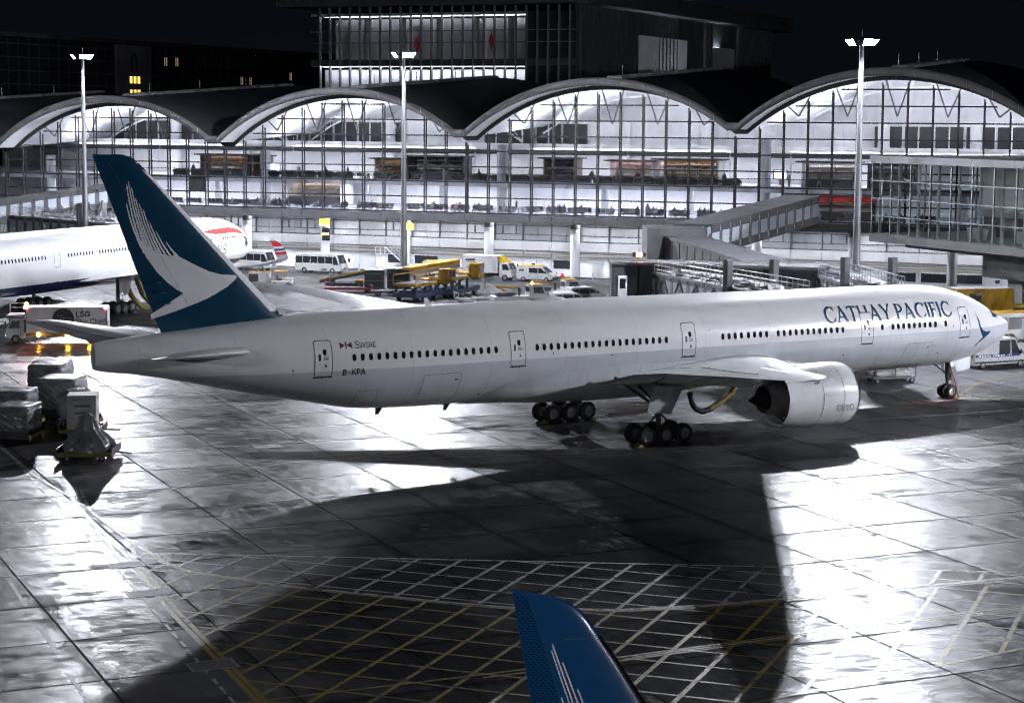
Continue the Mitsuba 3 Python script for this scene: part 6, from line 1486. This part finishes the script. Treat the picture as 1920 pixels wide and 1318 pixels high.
# grey boxes, racks and long trolleys between the loaders
def crate(label, M, sx, sy, sz, matn='vehicle_dark'):
    k = Kit(); k.add('box', rbox(-sx / 2, sx / 2, -sy / 2, sy / 2, .15, sz, .04), matn, 30); k.add('lid', MB().box(-sx / 2 - .06, sx / 2 + .06, -sy / 2 - .06, sy / 2 + .06, sz + .001, sz + .1), 'vehicle_grey')
    for z in np.linspace(.6, sz - .4, 3): k.add('rib', MB().box(-sx / 2 + .1, sx / 2 - .1, -sy / 2 - .03, -sy / 2 + .001, z, z + .08), 'steel')
    k.add('skid', MB().box(-sx / 2, sx / 2, -sy / 2 + .1, -sy / 2 + .3, 0, .15).box(-sx / 2, sx / 2, sy / 2 - .3, sy / 2 - .1, 0, .15), 'vehicle_dark')
    return k.stamp('equipment_box', label, 'box', M)
crate('tall dark grey equipment box left of the mast foot', at(35.0, 98.2, 0, -.6), 2.2, 2.2, 2.7); crate('dark grey equipment box with metal racks beside the mast foot', at(37.2, 96.2, 0, -.6), 2.6, 2.2, 2.9)
def trolley(label, M, L=6.0, rail='vehicle_white'):
    k = Kit(); k.add('bed', MB().box(-L / 2, L / 2, -1.1, 1.1, .45, .6), 'vehicle_dark'); k.add('edge', MB().box(-L / 2, L / 2, -1.16, -1.1, .42, .68), rail)
    for x in np.arange(-L / 2 + .3, L / 2, .9): k.add('roller', MB().cyl((x, -1, .66), (x, 1, .66), .06, 6), 'steel')
    for x in (-L / 2, L / 2): k.add('end_rail', MB().tube([(x, -1.0, .6), (x, -1.0, 1.25), (x, 1.0, 1.25), (x, 1.0, .6)], .04, 5), rail)
    wheels(k, (-L / 2 + .7, L / 2 - .7), 2.0, .2, .14)
    return k.stamp('pallet_trolley', label, 'trolley', M, 'empty pallet trolleys behind the white airliner')
for i, (x, y, rz, lab) in enumerate(((32.5, 99.5, -.6, 'empty red edged pallet trolley left of the dark grey boxes'), (35.5, 93.6, -.3, 'empty pallet trolley in front of the dark grey boxes'), (39.2, 80.5, -.3, 'empty pallet trolley with pale rails above the fuselage, left of the others'), (42.0, 77.0, -.25, 'second empty pallet trolley above the fuselage'), (38.5, 75.5, -.2, 'empty pallet trolley nearest the fuselage roof'), (44.8, 79.6, -.3, 'empty pallet trolley behind the amber-lit utility truck'))):
    trolley(lab, at(x, y, 0, rz), 6.0, ('mark_red', 'vehicle_dark', 'vehicle_white', 'vehicle_dark', 'steel', 'vehicle_dark')[i])
# utility trucks, jeeps
def utility_truck(label, M, beacon):
    k = Kit(); k.add('bed', rbox(-3.4, .6, -1.1, 1.1, .7, 1.3, .05), 'vehicle_grey', 30); c = k.add('cab', shell([(.7, .6), (.7, 2.35), (.9, 2.5), (2.2, 2.48), (2.55, 1.6), (2.6, .6)], 2.1), 'vehicle_grey', 30)
    screen(k, (2.56, 1.65), (2.25, 2.4), 1.8); side_panel(k, 'window', [(1.1, 1.6), (2.35, 1.6), (2.1, 2.3), (1.1, 2.3)], 2.08, 'glass_dark'); k.add('rear_window', MB().box(.67, .7, -.8, .8, 1.7, 2.25), 'glass_dark')
    k.add('roof_stripe', MB().box(.75, 2.2, -1.0, 1.0, 2.5, 2.56), 'yellow')
    k.add('crane_post', MB().cyl((-.2, .2, 1.3), (-.2, .2, 2.1), .15, 8), 'vehicle_dark'); k.add('crane_arm', MB().bar((-.2, .2, 2.1), (-2.9, .4, 2.3), .22).bar((-2.9, .4, 2.3), (-1.0, .5, 1.5), .16), 'yellow')
    k.add('load', MB().mesh(rbox(-3.0, -1.2, -.9, .1, 1.3, 1.75, .1)).mesh(rbox(-2.2, -.6, .1, .95, 1.3, 1.65, .1)), 'vehicle_dark', 30); wheels(k, (-2.3, 1.8), 2.1, .42, .28); lamps(k, 2.6, 2.0, .95)
    if beacon: k.add('beacon', MB().cyl((1.2, 0, 2.55), (1.2, 0, 2.75), .12, 10), 'lamp', emit=(60, 24, 2), weight=.03)
    return k.stamp('utility_truck', label, 'truck', M)
utility_truck('grey utility truck with a glowing amber roof beacon above the radome', at(40.8, 74.8, 0, -.3), True); utility_truck('grey utility truck with a yellow roof stripe right of the amber beacon', at(48.0, 78.5, 0, -.25), False)
jk = van_kit(4.4, 1.8, 1.85, None, 'vehicle_grey', True); jk.stamp('off_road_car', 'dark grey off-road car parked left of the metal stair', 'car', at(49.9, 75.6, 0, -.2)); jk.stamp('off_road_car', 'grey off-road car with a yellow roof rail just above the fuselage', 'car', at(44.6, 71.0, 0, -.2), swap={'vehicle_grey': 'vehicle_white'})
# right-hand edge: catering high-loader, coach, patrol vans, carts under the nose
k = truck_kit(8.0, 3.2, 'yellow', 'yellow', None, 1.2, 2.4)
k.add('box_window', MB().box(-2.6, -1.4, -1.23, -1.2, 3.2, 4.0), 'glass_dark'); k.add('front_window', MB().box(2.15, 2.2, -1.0, 1.0, 3.3, 4.2), 'glass_dark')
for s in (-1, 1): k.add('scissor_arm', MB().bar((-2.6, s * .8, .9), (1.4, s * .8, 2.5), .16), 'vehicle_dark'); k.add('scissor_arm', MB().bar((1.4, s * .8, .9), (-2.6, s * .8, 2.5), .16), 'vehicle_dark')
k.add('front_platform', MB().box(2.2, 4.0, -1.2, 1.2, 2.5, 2.65), 'yellow_bright'); k.add('beacon', MB().cyl((3.7, -1.0, 2.66), (3.7, -1.0, 2.9), .12, 10), 'lamp', emit=(90, 40, 3), weight=.03)
k.stamp('catering_high_loader', 'raised yellow high-loader truck beyond the nose at the right edge', 'truck', at(68.0, 31.4, 0, -.35))
k = bus_kit(9.0, 2.4, 2.9, 'vehicle_white', 'glass_dark', roof='yellow'); k.add('open_door', MB().box(.2, 1.1, -1.24, -1.2, .5, 2.4), 'inner_grey'); k.add('inner_lamp', MB().add([(-3, -.5, 2.5), (-3, .5, 2.5), (3, .5, 2.5), (3, -.5, 2.5)], [[0, 1, 2, 3]]), 'lamp', emit=(3, 2.2, 1.1), weight=.02)
k.stamp('coach', 'pale coach with a tan roof and open door beyond the nose', 'bus', at(63.4, 23.6, 0, -.3))
k = van_kit(5.9, 2.0, 2.6, None, 'vehicle_white', stripe='mark_navy'); side_panel(k, 'lettering', shapely.union_all([sg.box(-2.5 + .17 * i, 1.03, -2.5 + .17 * i + .1, 1.15) for i in range(21) if i % 9 != 8]), 1.99, 'mark_white', both=False)
k.stamp('patrol_van', 'white high-roof van with a dark stripe below the nose at the right edge', 'van', at(48.3, 11.6, 0, -.12))
k = van_kit(5.0, 1.9, 2.2, 'yellow', 'vehicle_white'); k.stamp('service_van', 'white van with a yellow roof behind the tip of the nose', 'van', at(55.0, 17.5, 0, -.3))
def low_cart(label, M, L=3.4):
    k = Kit(); k.add('frame', MB().box(-L / 2, L / 2, -.8, .8, .4, .52), 'steel'); 
    for x in (-L / 2 + .1, 0, L / 2 - .1):
        for y in (-.75, .75): k.add('post', MB().cyl((x, y, .5), (x, y, 1.35), .04, 6), 'vehicle_blue')
    k.add('rail', MB().tube([(-L / 2, -.75, 1.3), (L / 2, -.75, 1.3)], .03, 5), 'steel'); k.add('rail', MB().tube([(-L / 2, .75, 1.3), (L / 2, .75, 1.3)], .03, 5), 'steel')
    k.add('load', rbox(-L / 2 + .3, L / 2 - .5, -.6, .6, .52, 1.0, .15), 'carton', 30); wheels(k, (-L / 2 + .4, L / 2 - .4), 1.5, .24, .16); return k.stamp('baggage_cart', label, 'cart', M, 'carts under the nose')
low_cart('railed cart with pale bags beneath the nose, nearer the engine', at(31.0, 12.5, 0, -.5)); low_cart('railed cart with pale bags just left of the nose wheels', at(33.6, 8.6, 0, -.3), 3.8)
# catering truck in front of the other airliner
k = truck_kit(9.2, 3.3, 'vehicle_white', 'vehicle_white', None, .0, 2.4)
k.add('front_platform', MB().box(2.9, 4.5, -1.2, 1.2, 2.5, 2.62), 'vehicle_grey'); k.add('platform_rail', MB().tube([(3.0, -1.15, 2.6), (3.0, -1.15, 3.5), (4.45, -1.15, 3.5), (4.45, -1.15, 2.6)], .05, 6).tube([(3.0, -1.15, 3.1), (4.45, -1.15, 3.1)], .04, 6), 'panel_white')
k.add('rail_post', MB().cyl((3.0, -1.15, .9), (3.0, -1.15, 3.5), .06, 6), 'panel_white')
cut = sg.Point(-.65, 2.25).buffer(.98, quad_segs=16)
side_panel(k, 'round_picture', cut, 2.4, 'mark_black', both=False); 
for z, a, b in ((2.55, -.3, .2), (2.3, -.9, .25), (2.05, -1.4, -.1), (2.75, -.2, .1)): side_panel(k, 'picture_stripe', sg.box(a - .6, z, b - .6, z + .05), 2.44, 'carton', both=False)
g1, g2 = text_shape('LSG', .50, True), text_shape('Sky Chefs', .46)
k.add('lettering', MB().prism(shapely.affinity.scale(g1, -1, 1, origin=(0, 0)), (-1.75, 1.202, 2.45), (1, 0, 0), (0, 0, 1), .012, (0, 1, 0)), 'mark_black'); k.add('lettering', MB().prism(shapely.affinity.scale(g2, -1, 1, origin=(0, 0)), (-1.75, 1.202, 1.8), (1, 0, 0), (0, 0, 1), .012, (0, 1, 0)), 'mark_black')
k.add('round_picture', MB().prism(cut, (0, 1.202, 0), (1, 0, 0), (0, 0, 1), .012, (0, 1, 0)), 'mark_black')
for z, a, b in ((2.55, -.1, .5), (2.3, -.9, .25), (2.1, -1.3, -.5)): k.add('picture_stripe', MB().box(a - .6, b - .6, 1.214, 1.22, z, z + .05), 'wood')
for x, z, c, nm in ((2.72, 3.32, (60, 2, 4), 'red_lamp'), (-4.5, 3.32, (60, 2, 4), 'red_lamp'), (2.62, 3.62, (60, 20, 1), 'amber_lamp'), (1.6, .8, (60, 20, 1), 'amber_lamp'), (-1.0, .8, (60, 20, 1), 'amber_lamp'), (-3.0, .75, (60, 20, 1), 'amber_lamp')):
    k.add(nm, MB().lathe([(0, .001), (.0, .19), (.10, .15), (.14, .001)], (x, 1.2, z), (0, 1, 0), 10), 'lamp', emit=c, weight=.03)
k.add('head_lamp', MB().lathe([(0, .001), (0, .12), (.05, .1), (.06, .001)], (4.6, .8, .8), (1, 0, 0), 10), 'lamp', emit=(60, 60, 66), weight=.03)
k.stamp('catering_truck', 'white catering truck with lettered box and red marker lamps at the left edge', 'truck', at(-14.6, 67.5, 0, pi - .46))
# ------------------------------------------------------------------ cargo on dollies at the left
def dolly(kit, L=3.4, W=2.6):
    kit.add('bed', MB().box(-L / 2, L / 2, -W / 2, W / 2, .38, .50), 'vehicle_dark')
    for s in (-1, 1): kit.add('side_beam', MB().box(-L / 2 - .05, L / 2 + .05, s * W / 2 - .05, s * W / 2 + .05, .34, .58), 'hose_yellow' if s < 0 else 'vehicle_dark')
    for x in (-L / 2, L / 2): kit.add('end_rail', MB().box(x - .05, x + .05, -W / 2 + .06, W / 2 - .06, .34, .80), 'steel_dark')
    kit.add('drawbar', MB().bar((L / 2, 0, .40), (L / 2 + 1.0, 0, .32), .08), 'vehicle_dark'); wheels(kit, (-L / 2 + .6, L / 2 - .6), W - .4, .19, .14)
def netted(label, M, sx, sy, sz, seed, matn='netted_load', **kw):
    k = Kit(); dolly(k, sx + .3, sy + .2); v, f = lump(sx, sy, sz, seed, **kw); k.add('load', (v + [0, 0, .5], f), matn, 60)
    if matn == 'netted_load':
        v2, f2 = lump(sx * .96, sy * .96, .5, seed + 30, amp=.2, top=.22, power=9); k.add('plastic_cover', (v2 + [0, 0, sz + .12], f2), 'wrap', 50)
    return k.stamp('cargo_dolly', label, 'cargo dolly', M, 'loaded cargo dollies at the left')
H0 = .9
netted('dolly with a tall netted load, farthest back in the row', at(-26.8, 33.6, 0, H0), 2.5, 2.5, 2.2, 1, power=9)
netted('dolly with a tall netted load second from the back', at(-28.4, 29.6, 0, H0), 2.6, 2.6, 2.5, 2, power=9)
netted('dolly with a wide netted load in the middle of the row', at(-29.6, 23.6, 0, H0), 3.0, 2.9, 2.3, 3, power=8)
netted('dolly with a load wrapped in clear plastic behind the pale carton', at(-30.3, 19.0, 0, H0), 2.6, 2.5, 2.2, 4, 'wrap', power=2.6)
netted('dolly with a low netted load at the left edge, behind another', at(-33.9, 20.6, 0, H0), 2.8, 2.6, 2.1, 5)
netted('dolly with a low netted load nearest the left edge', at(-35.2, 16.2, 0, H0), 3.0, 2.5, 1.75, 6)
k = Kit(); dolly(k, 2.8, 2.6); c = k.add('carton', rbox(-.95, .95, -.95, .95, .5, 2.75, .04), 'carton', 30)
k.add(c + '__print', MB().prism(shapely.union_all([sg.box(-.5, 0, .6, .14), sg.box(-.6, .45, .55, .52), sg.box(-.45, -.45, .5, -.33), sg.box(-.2, -.75, .4, -.66)]), (0, -.952, 2.0), (1, 0, 0), (0, 0, 1), .006, (0, -1, 0)), 'line_dark')
k.stamp('cargo_dolly', 'dolly carrying a tall pale carton beside the plastic wrapped load', 'cargo dolly', at(-30.9, 16.0, 0, -.45), 'loaded cargo dollies at the left')
k = Kit(); dolly(k, 3.3, 3.0)
s = trimesh.creation.icosphere(4); v = s.vertices.copy(); ang = np.arctan2(v[:, 1], v[:, 0]); z = (v[:, 2] + 1) / 2
prof = np.interp(z, [0, .12, .30, .5, .72, .9, 1], [1.0, 1.0, .80, .52, .34, .26, .02])
fold = 1 + .09 * np.sin(ang * 7 + 3 * z) + .05 * np.sin(ang * 13)
q = np.stack([1.5 * prof * np.cos(ang) * fold, 1.4 * prof * np.sin(ang) * fold, 2.35 * z ** .9], 1); q += (meshkit.fbm(q * 2, 3, 3)[:, None] - .5) * .15
k.add('tarpaulin', (q + [0, 0, .5], s.faces), 'wrap', 60)
k.stamp('cargo_dolly', 'dolly with a peaked load under a shiny tarpaulin, nearest the viewer', 'cargo dolly', at(-33.6, 7.6, 0, -.55), 'loaded cargo dollies at the left')
